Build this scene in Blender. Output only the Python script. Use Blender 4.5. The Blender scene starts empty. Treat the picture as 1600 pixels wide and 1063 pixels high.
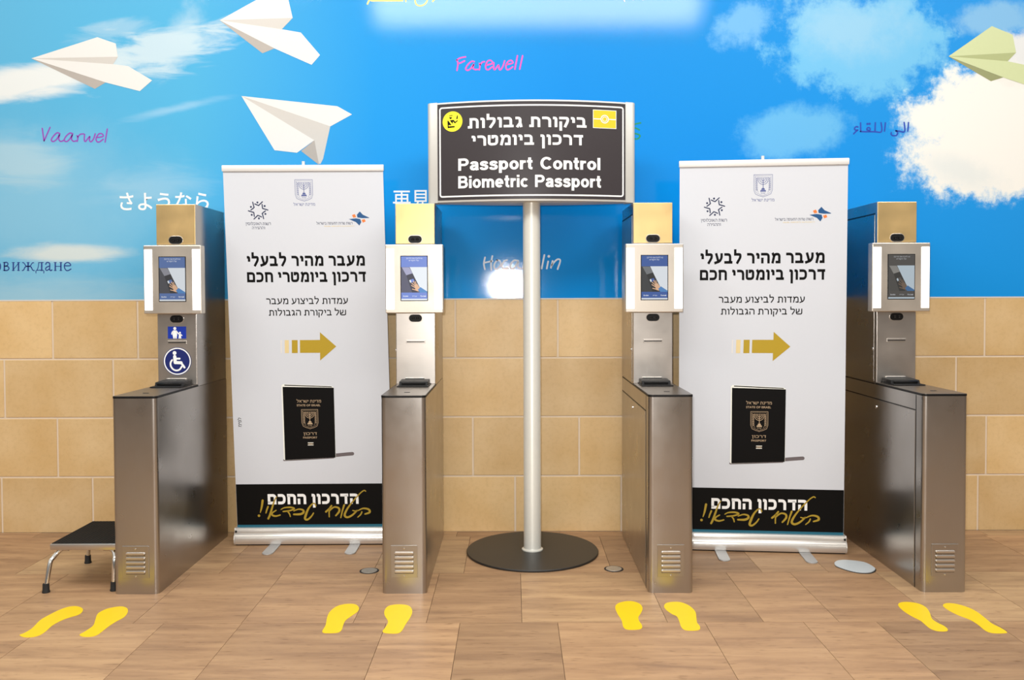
import bpy, bmesh, math, random
from mathutils import Matrix, Vector
random.seed(7)
SC = bpy.context.scene
COL = SC.collection
R = math.radians

# ------------------------------------------------------------------ camera
W_PX, H_PX = 1600.0, 1063.0
F_PX = 1333.0
PITCH, YAW, ROLL = R(1.4), -3.0/1333.0, R(0.19)
PP_Y = 494.6                       # row of the principal point (the photo is slightly cropped)
CAM = Vector((0.0, -5.39, 1.5))
fw = Vector((math.sin(YAW)*math.cos(PITCH), math.cos(YAW)*math.cos(PITCH), -math.sin(PITCH)))
rt = fw.cross(Vector((0, 0, 1))).normalized()
up = rt.cross(fw).normalized()
c_, s_ = math.cos(ROLL), math.sin(ROLL)
rt, up = rt*c_ - up*s_, up*c_ + rt*s_
cd = bpy.data.cameras.new('camera')
cam = bpy.data.objects.new('camera', cd)
COL.objects.link(cam)
m4 = Matrix((rt, up, -fw)).transposed().to_4x4()
m4.translation = CAM
cam.matrix_world = m4
cd.sensor_width = 36.0
cd.lens = 36.0*F_PX/W_PX
cd.shift_y = -(H_PX/2-PP_Y)/W_PX
cd.clip_start = 0.05
SC.camera = cam


def ray(px, py):
    return fw + rt*((px-W_PX/2)/F_PX) + up*((PP_Y-py)/F_PX)


def on_floor(px, py, z=0.0):
    d = ray(px, py)
    return CAM + d*((z-CAM.z)/d.z)


def on_plane(px, py, y=0.0):
    d = ray(px, py)
    return CAM + d*((y-CAM.y)/d.y)


# ------------------------------------------------------------------ world, lamps, exposure
SC.view_settings.view_transform = 'Standard'
SC.view_settings.look = 'None'
SC.view_settings.gamma = 1.0
SC.view_settings.exposure = 0.0
SC.view_settings.use_curve_mapping = False
SC.cycles.use_denoising = True
SC.cycles.max_bounces = 8
SC.cycles.sample_clamp_indirect = 6.0

world = bpy.data.worlds.new('hall_surroundings')
SC.world = world
world.use_nodes = True
wn, wl = world.node_tree.nodes, world.node_tree.links
wn.clear()
w_out = wn.new('ShaderNodeOutputWorld')
w_bg = wn.new('ShaderNodeBackground')
w_tc = wn.new('ShaderNodeTexCoord')
w_sep = wn.new('ShaderNodeSeparateXYZ')
w_map = wn.new('ShaderNodeMapRange')
w_map.inputs['From Min'].default_value = -0.2
w_map.inputs['From Max'].default_value = 1.0
w_rmp = wn.new('ShaderNodeValToRGB')
els = w_rmp.color_ramp.elements
els[0].position, els[0].color = 0.0, (0.09, 0.085, 0.08, 1)
els[1].position, els[1].color = 1.0, (1.0, 0.985, 0.96, 1)
for p, c in ((0.16, (0.10, 0.095, 0.09, 1)), (0.19, (0.20, 0.19, 0.18, 1)), (0.25, (0.36, 0.345, 0.33, 1)), (0.33, (0.58, 0.56, 0.53, 1)), (0.45, (1.0, 0.98, 0.95, 1))):
    e = els.new(p)
    e.color = c
w_bg.inputs['Strength'].default_value = 0.88
wl.new(w_tc.outputs['Generated'], w_sep.inputs[0])
wl.new(w_sep.outputs['Z'], w_map.inputs['Value'])
wl.new(w_map.outputs[0], w_rmp.inputs[0])
wl.new(w_rmp.outputs[0], w_bg.inputs[0])
wl.new(w_bg.outputs[0], w_out.inputs[0])


def area(name, loc, target, sx, sy, power, color=(1, 1, 1)):
    ld = bpy.data.lights.new(name, 'AREA')
    ld.shape = 'RECTANGLE'
    ld.size, ld.size_y = sx, sy
    ld.energy = power
    ld.color = color
    o = bpy.data.objects.new(name, ld)
    COL.objects.link(o)
    o.location = loc
    o.rotation_euler = (Vector(target)-Vector(loc)).to_track_quat('-Z', 'Y').to_euler()
    return o


area('ceiling_lamp', (-3.0, -3.0, 4.9), (-2.6, -1.0, 0), 2.0, 0.9, 78, (1.0, 0.99, 0.965))
area('ceiling_lamp', (0.25, -3.4, 4.6), (0.25, -0.6, 0.4), 3.4, 0.8, 92, (1.0, 0.99, 0.965))
area('ceiling_lamp', (3.4, -3.0, 4.9), (2.8, -1.0, 0), 2.0, 0.9, 66, (1.0, 0.99, 0.965))
area('camera_flash', (-0.07, -5.45, 1.62), (-0.05, 0, 1.4), 0.045, 0.035, 74, (1.0, 0.98, 0.95))


# ------------------------------------------------------------------ materials
def srgb(r, g, b):
    def f(c):
        c = c/255.0
        return c/12.92 if c <= 0.04045 else ((c+0.055)/1.055)**2.4
    return (f(r), f(g), f(b), 1.0)


def new_mat(name):
    m = bpy.data.materials.new(name)
    m.use_nodes = True
    nt = m.node_tree
    return m, nt, nt.nodes['Principled BSDF']


def nd(nt, kind, **kw):
    n = nt.nodes.new(kind)
    for k, v in kw.items():
        setattr(n, k, v)
    return n


def plain(name, rgb, rough=0.5, metal=0.0, spec=0.5, noise=0.03, scale=40.0, coat=0.0):
    """A colour with a little procedural unevenness in value and gloss."""
    m, nt, b = new_mat(name)
    col = srgb(*rgb)
    tc = nd(nt, 'ShaderNodeTexCoord')
    nz = nd(nt, 'ShaderNodeTexNoise')
    nz.inputs['Scale'].default_value = scale
    nz.inputs['Detail'].default_value = 3
    mx = nd(nt, 'ShaderNodeMix', data_type='RGBA')
    mx.inputs['A'].default_value = tuple(c*(1-noise) for c in col[:3]) + (1,)
    mx.inputs['B'].default_value = tuple(min(1, c*(1+noise)) for c in col[:3]) + (1,)
    nt.links.new(tc.outputs['Object'], nz.inputs['Vector'])
    nt.links.new(nz.outputs[0], mx.inputs['Factor'])
    nt.links.new(mx.outputs['Result'], b.inputs['Base Color'])
    b.inputs['Roughness'].default_value = rough
    b.inputs['Metallic'].default_value = metal
    b.inputs['Specular IOR Level'].default_value = spec
    b.inputs['Coat Weight'].default_value = coat
    return m


def steel(name, rgb, rough, stretch=(1, 1, 60), bump=0.03):
    """Brushed metal: fine grain stretched along one axis, blotchy gloss."""
    m, nt, b = new_mat(name)
    tc = nd(nt, 'ShaderNodeTexCoord')
    mp = nd(nt, 'ShaderNodeMapping')
    mp.inputs['Scale'].default_value = stretch
    n1 = nd(nt, 'ShaderNodeTexNoise')
    n1.inputs['Scale'].default_value = 14
    n1.inputs['Detail'].default_value = 4
    n2 = nd(nt, 'ShaderNodeTexNoise')
    n2.inputs['Scale'].default_value = 7
    n2.inputs['Detail'].default_value = 3
    mr = nd(nt, 'ShaderNodeMapRange')
    mr.inputs['To Min'].default_value = rough*0.75
    mr.inputs['To Max'].default_value = rough*1.3
    mx = nd(nt, 'ShaderNodeMix', data_type='RGBA')
    c = srgb(*rgb)
    mx.inputs['A'].default_value = tuple(v*0.94 for v in c[:3])+(1,)
    mx.inputs['B'].default_value = tuple(min(1, v*1.05) for v in c[:3])+(1,)
    bp = nd(nt, 'ShaderNodeBump')
    bp.inputs['Strength'].default_value = bump
    bp.inputs['Distance'].default_value = 0.002
    L = nt.links.new
    L(tc.outputs['Object'], mp.inputs['Vector'])
    L(mp.outputs[0], n1.inputs['Vector'])
    L(tc.outputs['Object'], n2.inputs['Vector'])
    L(n2.outputs[0], mr.inputs['Value'])
    L(mr.outputs[0], b.inputs['Roughness'])
    L(n1.outputs[0], mx.inputs['Factor'])
    L(mx.outputs['Result'], b.inputs['Base Color'])
    L(n1.outputs[0], bp.inputs['Height'])
    L(bp.outputs[0], b.inputs['Normal'])
    b.inputs['Metallic'].default_value = 1.0
    return m


def glow(name, rgb, strength):
    m, nt, b = new_mat(name)
    b.inputs['Base Color'].default_value = (0.02, 0.02, 0.02, 1)
    b.inputs['Roughness'].default_value = 0.2
    b.inputs['Emission Color'].default_value = srgb(*rgb)
    b.inputs['Emission Strength'].default_value = strength
    return m


M = {}
M['steel'] = steel('brushed_steel', (178, 173, 167), 0.29, (60, 60, 1), 0.004)
M['steel_face'] = steel('bright_brushed_steel', (205, 198, 190), 0.33, (1, 1, 50))
M['brass'] = steel('brass_toned_steel', (244, 210, 148), 0.40, (50, 1, 1))
M['housing'] = steel('satin_steel', (214, 205, 192), 0.45, (50, 1, 1), 0.015)
M['top_steel'] = steel('worn_top_steel', (150, 142, 134), 0.30, (1, 40, 1))
M['black'] = plain('black_plastic', (14, 13, 13), 0.5, spec=.3)
M['black_gloss'] = plain('black_glass', (8, 8, 9), 0.08)
M['rubber'] = plain('black_rubber', (28, 27, 26), 0.7)
M['mat'] = plain('stool_rubber_mat', (24, 22, 20), 0.75, spec=.25, noise=0.25, scale=120)
M['chrome'] = plain('chrome', (225, 222, 216), 0.10, 1.0)
M['disc'] = plain('black_powder_coat', (36, 35, 34), 0.42, noise=0.15, scale=60)
M['pole'] = plain('silver_painted_steel', (226, 224, 214), 0.35, 0.25)
M['alu'] = plain('sign_aluminium', (205, 203, 196), 0.45, 0.2)
M['sign_black'] = plain('sign_panel_charcoal', (54, 48, 50), 0.34, noise=0.05)
M['white_print'] = plain('white_lettering', (244, 244, 242), 0.5)
M['yellow_print'] = plain('yellow_print', (245, 236, 40), 0.5)
M['amber_print'] = plain('amber_print', (248, 196, 20), 0.5)
M['sticker'] = plain('yellow_floor_vinyl', (238, 200, 12), 0.42, noise=0.03, scale=18)
M['banner'] = plain('banner_fabric', (209, 212, 218), 0.55, spec=.3, noise=0.01)
M['bar'] = plain('banner_bar_white', (226, 224, 220), 0.35)
M['cassette'] = plain('cassette_aluminium', (224, 220, 214), 0.30, 0.55)
M['foot_metal'] = plain('banner_foot_steel', (190, 190, 190), 0.35, 0.5)
M['ink'] = plain('black_ink', (8, 7, 7), 0.6, spec=.15)
M['band'] = plain('black_footer_print', (8, 7, 6), 0.6, spec=.15)
M['teal'] = plain('teal_print', (22, 100, 122), 0.5)
M['navy'] = plain('navy_ink', (28, 40, 76), 0.5)
M['crest_blue'] = plain('crest_blue_ink', (84, 96, 150), 0.5)
M['logo_blue'] = plain('logo_blue_ink', (14, 78, 130), 0.5)
M['logo_orange'] = plain('logo_orange_ink', (236, 124, 52), 0.5)
M['gold'] = plain('gold_ink', (178, 148, 26), 0.5)
M['gold_mid'] = plain('pale_gold_ink', (226, 204, 150), 0.5)
M['gold_pale'] = plain('faint_gold_ink', (224, 220, 214), 0.5)
M['script_gold'] = plain('gold_script_ink', (170, 142, 40), 0.5)
M['pass_gold'] = plain('passport_gold_print', (186, 160, 128), 0.5)
M['pass_edge'] = plain('passport_page_print', (238, 238, 228), 0.5)
M['pass_shadow'] = plain('passport_shadow_print', (104, 96, 98), 0.5)  # dark ink for the shadow printed under the passport
M['blue_sticker'] = plain('blue_sticker', (20, 52, 160), 0.35)
M['navy_sticker'] = plain('navy_sticker', (26, 38, 104), 0.35)
M['strip'] = glow('white_light_strip', (255, 253, 248), 2.6)
M['socket'] = plain('floor_cap_metal', (190, 182, 170), 0.3, 0.6, noise=0.2, scale=90)
M['plate'] = plain('pale_floor_plate', (208, 214, 216), 0.35, noise=0.03)
M['plate_edge'] = plain('plate_edge', (40, 36, 34), 0.6)
M['paper_light'] = plain('printed_paper_white', (229, 227, 222), 0.35, noise=0.015)
M['paper_mid'] = plain('printed_paper_grey', (206, 201, 193), 0.35, noise=0.02)
M['paper_dark'] = plain('printed_paper_fold', (178, 170, 161), 0.35, noise=0.03)
M['green_light'] = plain('printed_paper_green', (206, 215, 164), 0.35, noise=0.02)
M['green_mid'] = plain('printed_paper_green_fold', (176, 184, 130), 0.35, noise=0.02)
M['green_dark'] = plain('printed_paper_green_keel', (150, 154, 108), 0.35, noise=0.02)
M['purple'] = plain('purple_lettering', (146, 70, 180), 0.35)
M['pink'] = plain('pink_lettering', (236, 70, 180), 0.35)
M['ltgrey'] = plain('pale_lettering', (206, 218, 232), 0.35)
M['dkblue'] = plain('dark_blue_lettering', (36, 58, 130), 0.35)
M['royal'] = plain('royal_blue_lettering', (32, 72, 176), 0.35)
M['green_ink'] = plain('green_lettering', (18, 140, 92), 0.35)
M['yellow_ink'] = plain('yellow_lettering', (248, 238, 130), 0.35)
M['grout'] = plain('pale_grout', (222, 204, 180), 0.8)
M['floor_joint'] = plain('floor_joint', (96, 76, 58), 0.8)
M['plaster'] = plain('wall_plaster', (200, 196, 188), 0.8)
M['trim'] = plain('pale_seal', (214, 208, 200), 0.5)


def stone_wall():
    m, nt, b = new_mat('sandstone_tile')
    L = nt.links.new
    tc = nd(nt, 'ShaderNodeTexCoord')
    geo = nd(nt, 'ShaderNodeNewGeometry')
    big = nd(nt, 'ShaderNodeTexNoise')
    big.inputs['Scale'].default_value = 3.2
    big.inputs['Detail'].default_value = 6
    fine = nd(nt, 'ShaderNodeTexNoise')
    fine.inputs['Scale'].default_value = 38
    fine.inputs['Detail'].default_value = 6
    fine.inputs['Roughness'].default_value = 0.7
    r1 = nd(nt, 'ShaderNodeValToRGB')
    r1.color_ramp.elements[0].position = 0.30
    r1.color_ramp.elements[0].color = srgb(222, 186, 128)
    r1.color_ramp.elements[1].position = 0.72
    r1.color_ramp.elements[1].color = srgb(236, 206, 156)
    r2 = nd(nt, 'ShaderNodeValToRGB')
    r2.color_ramp.elements[0].color = srgb(226, 224, 224)
    r2.color_ramp.elements[1].color = srgb(255, 253, 250)
    mu = nd(nt, 'ShaderNodeMix', data_type='RGBA', blend_type='MULTIPLY')
    mu.inputs['Factor'].default_value = 1.0
    mu2 = nd(nt, 'ShaderNodeMix', data_type='RGBA', blend_type='MULTIPLY')
    mu2.inputs['Factor'].default_value = 1.0
    r3 = nd(nt, 'ShaderNodeValToRGB')
    r3.color_ramp.elements[0].position = 0.34
    r3.color_ramp.elements[0].color = (0.93, 0.915, 0.90, 1)
    r3.color_ramp.elements[1].position = 0.52
    r3.color_ramp.elements[1].color = (1, 1, 1, 1)
    L(tc.outputs['Object'], big.inputs['Vector'])
    L(tc.outputs['Object'], fine.inputs['Vector'])
    L(big.outputs[0], r1.inputs[0])
    L(geo.outputs['Random Per Island'], r2.inputs[0])
    L(r1.outputs[0], mu.inputs['A'])
    L(r2.outputs[0], mu.inputs['B'])
    L(fine.outputs[0], r3.inputs[0])
    L(mu.outputs['Result'], mu2.inputs['A'])
    L(r3.outputs[0], mu2.inputs['B'])
    L(mu2.outputs['Result'], b.inputs['Base Color'])
    b.inputs['Roughness'].default_value = 0.42
    bp = nd(nt, 'ShaderNodeBump')
    bp.inputs['Strength'].default_value = 0.12
    bp.inputs['Distance'].default_value = 0.004
    L(fine.outputs[0], bp.inputs['Height'])
    L(bp.outputs[0], b.inputs['Normal'])
    return m


def stone_floor():
    m, nt, b = new_mat('veined_stone_floor')
    L = nt.links.new
    tc = nd(nt, 'ShaderNodeTexCoord')
    geo = nd(nt, 'ShaderNodeNewGeometry')
    # every slab is cut elsewhere from the block: shift the veins per slab
    sh = nd(nt, 'ShaderNodeVectorMath', operation='SCALE')
    sh.inputs[0].default_value = (13.0, 29.0, 7.0)
    L(geo.outputs['Random Per Island'], sh.inputs['Scale'])
    ad = nd(nt, 'ShaderNodeVectorMath', operation='ADD')
    L(tc.outputs['Object'], ad.inputs[0])
    L(sh.outputs[0], ad.inputs[1])
    mp = nd(nt, 'ShaderNodeMapping')
    mp.inputs['Scale'].default_value = (1.3, 10.0, 1.0)
    mp.inputs['Rotation'].default_value = (0, 0, 0.05)
    L(ad.outputs[0], mp.inputs['Vector'])
    v1 = nd(nt, 'ShaderNodeTexNoise')
    v1.inputs['Scale'].default_value = 1.4
    v1.inputs['Detail'].default_value = 7
    v1.inputs['Roughness'].default_value = 0.62
    v1.inputs['Distortion'].default_value = 0.5
    L(mp.outputs[0], v1.inputs['Vector'])
    r1 = nd(nt, 'ShaderNodeValToRGB')
    e = r1.color_ramp.elements
    e[0].position, e[0].color = 0.26, srgb(148, 121, 95)
    e[1].position, e[1].color = 0.74, srgb(199, 168, 130)
    k = e.new(0.42)
    k.color = srgb(168, 138, 107)
    k = e.new(0.56)
    k.color = srgb(184, 153, 118)
    L(v1.outputs[0], r1.inputs[0])
    r2 = nd(nt, 'ShaderNodeValToRGB')
    r2.color_ramp.elements[0].color = srgb(222, 212, 206)
    r2.color_ramp.elements[1].color = srgb(255, 252, 244)
    k = r2.color_ramp.elements.new(0.5)
    k.color = srgb(250, 238, 230)
    # shuffle the island number once more for the tint
    mm = nd(nt, 'ShaderNodeMath', operation='MULTIPLY')
    mm.inputs[1].default_value = 17.3
    fr = nd(nt, 'ShaderNodeMath', operation='FRACT')
    L(geo.outputs['Random Per Island'], mm.inputs[0])
    L(mm.outputs[0], fr.inputs[0])
    L(fr.outputs[0], r2.inputs[0])
    mu = nd(nt, 'ShaderNodeMix', data_type='RGBA', blend_type='MULTIPLY')
    mu.inputs['Factor'].default_value = 1.0
    L(r1.outputs[0], mu.inputs['A'])
    L(r2.outputs[0], mu.inputs['B'])
    # small dark pits drawn out along the veins
    mp2 = nd(nt, 'ShaderNodeMapping')
    mp2.inputs['Scale'].default_value = (9.0, 60.0, 1.0)
    L(ad.outputs[0], mp2.inputs['Vector'])
    v2 = nd(nt, 'ShaderNodeTexNoise')
    v2.inputs['Scale'].default_value = 1.6
    v2.inputs['Detail'].default_value = 5
    L(mp2.outputs[0], v2.inputs['Vector'])
    r3 = nd(nt, 'ShaderNodeValToRGB')
    r3.color_ramp.elements[0].position = 0.28
    r3.color_ramp.elements[0].color = (0.62, 0.58, 0.55, 1)
    r3.color_ramp.elements[1].position = 0.40
    r3.color_ramp.elements[1].color = (1, 1, 1, 1)
    L(v2.outputs[0], r3.inputs[0])
    mu2 = nd(nt, 'ShaderNodeMix', data_type='RGBA', blend_type='MULTIPLY')
    mu2.inputs['Factor'].default_value = 1.0
    L(mu.outputs['Result'], mu2.inputs['A'])
    L(r3.outputs[0], mu2.inputs['B'])
    L(mu2.outputs['Result'], b.inputs['Base Color'])
    b.inputs['Roughness'].default_value = 0.45
    b.inputs['Specular IOR Level'].default_value = 0.35
    bp = nd(nt, 'ShaderNodeBump')
    bp.inputs['Strength'].default_value = 0.08
    bp.inputs['Distance'].default_value = 0.004
    L(v2.outputs[0], bp.inputs['Height'])
    L(bp.outputs[0], b.inputs['Normal'])
    return m


def sky_print():
    """The printed sky of the mural: a blue ground and cloud patches at their places on the wall (metres)."""
    m, nt, b = new_mat('sky_mural_print')
    L = nt.links.new
    tc = nd(nt, 'ShaderNodeTexCoord')
    sep = nd(nt, 'ShaderNodeSeparateXYZ')
    L(tc.outputs['Object'], sep.inputs[0])
    mr = nd(nt, 'ShaderNodeMapRange')
    mr.inputs['From Min'].default_value = -3.6
    mr.inputs['From Max'].default_value = 3.6
    L(sep.outputs['X'], mr.inputs['Value'])
    rx = nd(nt, 'ShaderNodeValToRGB')
    e = rx.color_ramp.elements
    e[0].position, e[0].color = 0.0, srgb(92, 176, 214)
    e[1].position, e[1].color = 1.0, srgb(28, 148, 226)
    for p, c in ((0.22, (80, 176, 220)), (0.38, (28, 152, 226)), (0.55, (8, 140, 220)), (0.75, (14, 144, 224))):
        k = e.new(p)
        k.color = srgb(*c)
    L(mr.outputs[0], rx.inputs[0])
    # two layers of warping noise
    n1 = nd(nt, 'ShaderNodeTexNoise')
    n1.inputs['Scale'].default_value = 2.6
    n1.inputs['Detail'].default_value = 9
    n1.inputs['Roughness'].default_value = 0.62
    L(tc.outputs['Object'], n1.inputs['Vector'])
    mpw = nd(nt, 'ShaderNodeMapping')
    mpw.inputs['Rotation'].default_value = (0, R(14), 0)
    mpw.inputs['Scale'].default_value = (1.0, 1.0, 5.0)
    L(tc.outputs['Object'], mpw.inputs['Vector'])
    n2 = nd(nt, 'ShaderNodeTexNoise')
    n2.inputs['Scale'].default_value = 2.2
    n2.inputs['Detail'].default_value = 8
    n2.inputs['Roughness'].default_value = 0.6
    n2.inputs['Distortion'].default_value = 0.6
    L(mpw.outputs[0], n2.inputs['Vector'])
    n3 = nd(nt, 'ShaderNodeTexNoise')
    n3.inputs['Scale'].default_value = 3.4
    n3.inputs['Detail'].default_value = 12
    n3.inputs['Roughness'].default_value = 0.66
    L(tc.outputs['Object'], n3.inputs['Vector'])
    cur = rx.outputs[0]

    def patch(px, py, rxp, ryp, rot, strength, rgb, edge, noise, src):
        nonlocal cur
        c = on_plane(px, py)
        k = 247.3
        mp = nd(nt, 'ShaderNodeMapping', vector_type='TEXTURE')
        mp.inputs['Location'].default_value = (c.x, 0, c.z)
        mp.inputs['Rotation'].default_value = (0, R(rot), 0)
        mp.inputs['Scale'].default_value = (rxp/k, 1000.0, ryp/k)
        L(tc.outputs['Object'], mp.inputs['Vector'])
        ln = nd(nt, 'ShaderNodeVectorMath', operation='LENGTH')
        L(mp.outputs[0], ln.inputs[0])
        ma = nd(nt, 'ShaderNodeMath', operation='MULTIPLY_ADD')
        L(src.outputs[0], ma.inputs[0])
        ma.inputs[1].default_value = -noise
        L(ln.outputs['Value'], ma.inputs[2])
        ms = nd(nt, 'ShaderNodeMapRange', interpolation_type='SMOOTHSTEP')
        ms.inputs['From Min'].default_value = 1.0 - noise*0.5
        ms.inputs['From Max'].default_value = 1.0 - noise*0.5 - edge
        ms.inputs['To Min'].default_value = 0.0
        ms.inputs['To Max'].default_value = strength
        L(ma.outputs[0], ms.inputs['Value'])
        mx = nd(nt, 'ShaderNodeMix', data_type='RGBA')
        L(ms.outputs[0], mx.inputs['Factor'])
        L(cur, mx.inputs['A'])
        mx.inputs['B'].default_value = srgb(*rgb)
        cur = mx.outputs['Result']

    hz, cy, wh = (150, 200, 222), (126, 200, 234), (232, 234, 230)
    patch(60, 330, 330, 190, 0, 0.6, hz, 0.9, 0.6, n1)
    patch(20, 250, 120, 60, 8, 0.5, (196, 216, 220), 0.8, 1.2, n2)
    patch(60, 470, 320, 60, 0, 0.55, (180, 208, 216), 0.9, 0.8, n2)
    patch(40, 128, 200, 34, -9, 0.95, wh, 0.6, 0.9, n2)
    patch(258, 78, 150, 46, -14, 0.85, (206, 224, 230), 0.8, 2.6, n2)
    patch(292, 40, 40, 60, 30, 0.5, (200, 222, 230), 0.8, 2.2, n1)
    patch(190, 45, 90, 18, -10, 0.4, (196, 218, 228), 0.8, 2.4, n2)
    patch(275, 170, 110, 10, -12, 0.55, (170, 210, 234), 0.9, 1.2, n2)
    patch(110, 396, 120, 20, 0, 0.85, (218, 224, 218), 0.7, 1.0, n2)
    patch(240, 290, 120, 40, -6, 0.35, (180, 212, 228), 0.9, 1.5, n2)
    patch(1345, 70, 150, 96, 0, 0.8, cy, 0.35, 1.9, n3)
    patch(1330, 40, 130, 70, 0, 0.4, (186, 216, 228), 0.9, 1.8, n3)
    patch(1160, 36, 60, 44, -30, 0.55, (150, 208, 240), 0.6, 2.2, n3)
    patch(1240, 205, 104, 52, -12, 0.65, cy, 0.6, 1.9, n3)
    patch(1560, 28, 90, 40, 0, 0.55, (166, 210, 228), 0.6, 1.8, n3)
    patch(1560, 205, 190, 122, -8, 0.8, (172, 214, 234), 0.35, 1.8, n3)
    patch(1565, 205, 176, 112, -8, 1.0, (242, 240, 232), 0.30, 1.8, n3)
    patch(1590, 90, 66, 50, 0, 0.9, (236, 234, 226), 0.35, 1.4, n3)
    patch(1500, 265, 90, 36, 20, 0.35, (196, 212, 216), 0.9, 1.6, n3)
    L(cur, b.inputs['Base Color'])
    b.inputs['Roughness'].default_value = 0.07
    b.inputs['Specular IOR Level'].default_value = 0.5
    nb = nd(nt, 'ShaderNodeTexNoise')
    nb.inputs['Scale'].default_value = 200
    nb.inputs['Detail'].default_value = 2
    L(tc.outputs['Object'], nb.inputs['Vector'])
    bp = nd(nt, 'ShaderNodeBump')
    bp.inputs['Strength'].default_value = 0.07
    bp.inputs['Distance'].default_value = 0.002
    L(nb.outputs[0], bp.inputs['Height'])
    L(bp.outputs[0], b.inputs['Normal'])
    return m


M['stone'] = stone_wall()
M['floor'] = stone_floor()
M['sky'] = sky_print()


# ------------------------------------------------------------------ mesh builder
class MB:
    def __init__(self):
        self.v, self.f, self.mi, self.sm = [], [], [], []
        self.mat = 0
        self.smooth = False

    def face(self, idx):
        self.f.append(tuple(idx))
        self.mi.append(self.mat)
        self.sm.append(self.smooth)

    def add(self, verts, faces):
        o = len(self.v)
        self.v.extend(Vector(p) for p in verts)
        for f in faces:
            self.face([o+i for i in f])

    def bm(self, b):
        b.verts.ensure_lookup_table()
        b.verts.index_update()
        o = len(self.v)
        self.v.extend(v.co.copy() for v in b.verts)
        for f in b.faces:
            self.face([o+v.index for v in f.verts])
        b.free()

    def box(self, x0, x1, y0, y1, z0, z1, bev=0.0, seg=2):
        b = bmesh.new()
        bmesh.ops.create_cube(b, size=1.0)
        for v in b.verts:
            v.co = Vector((x0 if v.co.x < 0 else x1, y0 if v.co.y < 0 else y1, z0 if v.co.z < 0 else z1))
        if bev > 0:
            bmesh.ops.bevel(b, geom=b.edges[:], offset=bev, segments=seg, profile=0.5, affect='EDGES')
        self.bm(b)
        return self

    def prism(self, outline, z0, z1, axis='z', bev=0.0):
        """Outline of 2-D points drawn up along an axis: z -> (x,y), y -> (x,z), x -> (y,z)."""
        def P(p, t):
            return {'z': (p[0], p[1], t), 'y': (p[0], t, p[1]), 'x': (t, p[0], p[1])}[axis]
        b = bmesh.new()
        lo = [b.verts.new(P(p, z0)) for p in outline]
        hi = [b.verts.new(P(p, z1)) for p in outline]
        n = len(outline)
        b.faces.new(lo[::-1])
        b.faces.new(hi)
        for i in range(n):
            b.faces.new((lo[i], lo[(i+1) % n], hi[(i+1) % n], hi[i]))
        bmesh.ops.recalc_face_normals(b, faces=b.faces[:])
        if bev > 0:
            es = [e for e in b.edges if (e.verts[0] in lo and e.verts[1] in lo) or (e.verts[0] in hi and e.verts[1] in hi)]
            bmesh.ops.bevel(b, geom=es, offset=bev, segments=2, profile=0.5, affect='EDGES')
        self.bm(b)
        return self

    def lathe(self, prof, n=48, cx=0.0, cy=0.0):
        """Profile of (r, z) turned about the vertical."""
        rows = []
        vs, fs = [], []
        for r, z in prof:
            rows.append(len(vs))
            if r < 1e-6:
                vs.append((cx, cy, z))
            else:
                vs.extend((cx+r*math.cos(2*math.pi*i/n), cy+r*math.sin(2*math.pi*i/n), z) for i in range(n))
        for k in range(len(prof)-1):
            a, c = rows[k], rows[k+1]
            ra, rc = prof[k][0] < 1e-6, prof[k+1][0] < 1e-6
            for i in range(n):
                j = (i+1) % n
                if ra:
                    fs.append((a, c+j, c+i))
                elif rc:
                    fs.append((a+i, a+j, c))
                else:
                    fs.append((a+i, a+j, c+j, c+i))
        self.add(vs, fs)
        return self

    def tube(self, pts, r, n=14, caps=True):
        pts = [Vector(p) for p in pts]
        rs = r if isinstance(r, (list, tuple)) else [r]*len(pts)
        vs, fs = [], []
        prev = None
        for i, p in enumerate(pts):
            t = (pts[min(i+1, len(pts)-1)]-pts[max(i-1, 0)]).normalized()
            if prev is None:
                a = Vector((0, 1, 0)) if abs(t.y) < 0.9 else Vector((1, 0, 0))
                nrm = (a-t*a.dot(t)).normalized()
            else:
                nrm = (prev-t*prev.dot(t)).normalized()
            prev = nrm
            bn = t.cross(nrm)
            for k in range(n):
                an = 2*math.pi*k/n
                vs.append(p+(nrm*math.cos(an)+bn*math.sin(an))*rs[i])
        for i in range(len(pts)-1):
            for k in range(n):
                j = (k+1) % n
                fs.append((i*n+k, i*n+j, (i+1)*n+j, (i+1)*n+k))
        if caps:
            fs.append(tuple(range(n))[::-1])
            fs.append(tuple((len(pts)-1)*n+k for k in range(n)))
        self.add(vs, fs)
        return self

    # flat print in the x-z plane facing -y, at depth y
    def poly(self, pts, y):
        area2 = sum(pts[i][0]*pts[(i+1) % len(pts)][1]-pts[(i+1) % len(pts)][0]*pts[i][1] for i in range(len(pts)))
        if area2 < 0:
            pts = pts[::-1]
        self.add([(p[0], y, p[1]) for p in pts], [tuple(range(len(pts)))])
        return self

    def rect(self, x0, x1, z0, z1, y):
        return self.poly([(x0, z0), (x1, z0), (x1, z1), (x0, z1)], y)

    def disc(self, cx, cz, r, y, n=32, rz=None):
        rz = r if rz is None else rz
        return self.poly([(cx+r*math.cos(2*math.pi*i/n), cz+rz*math.sin(2*math.pi*i/n)) for i in range(n)], y)

    def ring(self, cx, cz, r0, r1, y, a0=0.0, a1=360.0, n=40):
        vs, fs = [], []
        for i in range(n+1):
            a = R(a0+(a1-a0)*i/n)
            vs.append((cx+r0*math.cos(a), y, cz+r0*math.sin(a)))
            vs.append((cx+r1*math.cos(a), y, cz+r1*math.sin(a)))
        for i in range(n):
            fs.append((2*i, 2*i+1, 2*i+3, 2*i+2))
        self.add(vs, fs)
        return self

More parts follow.
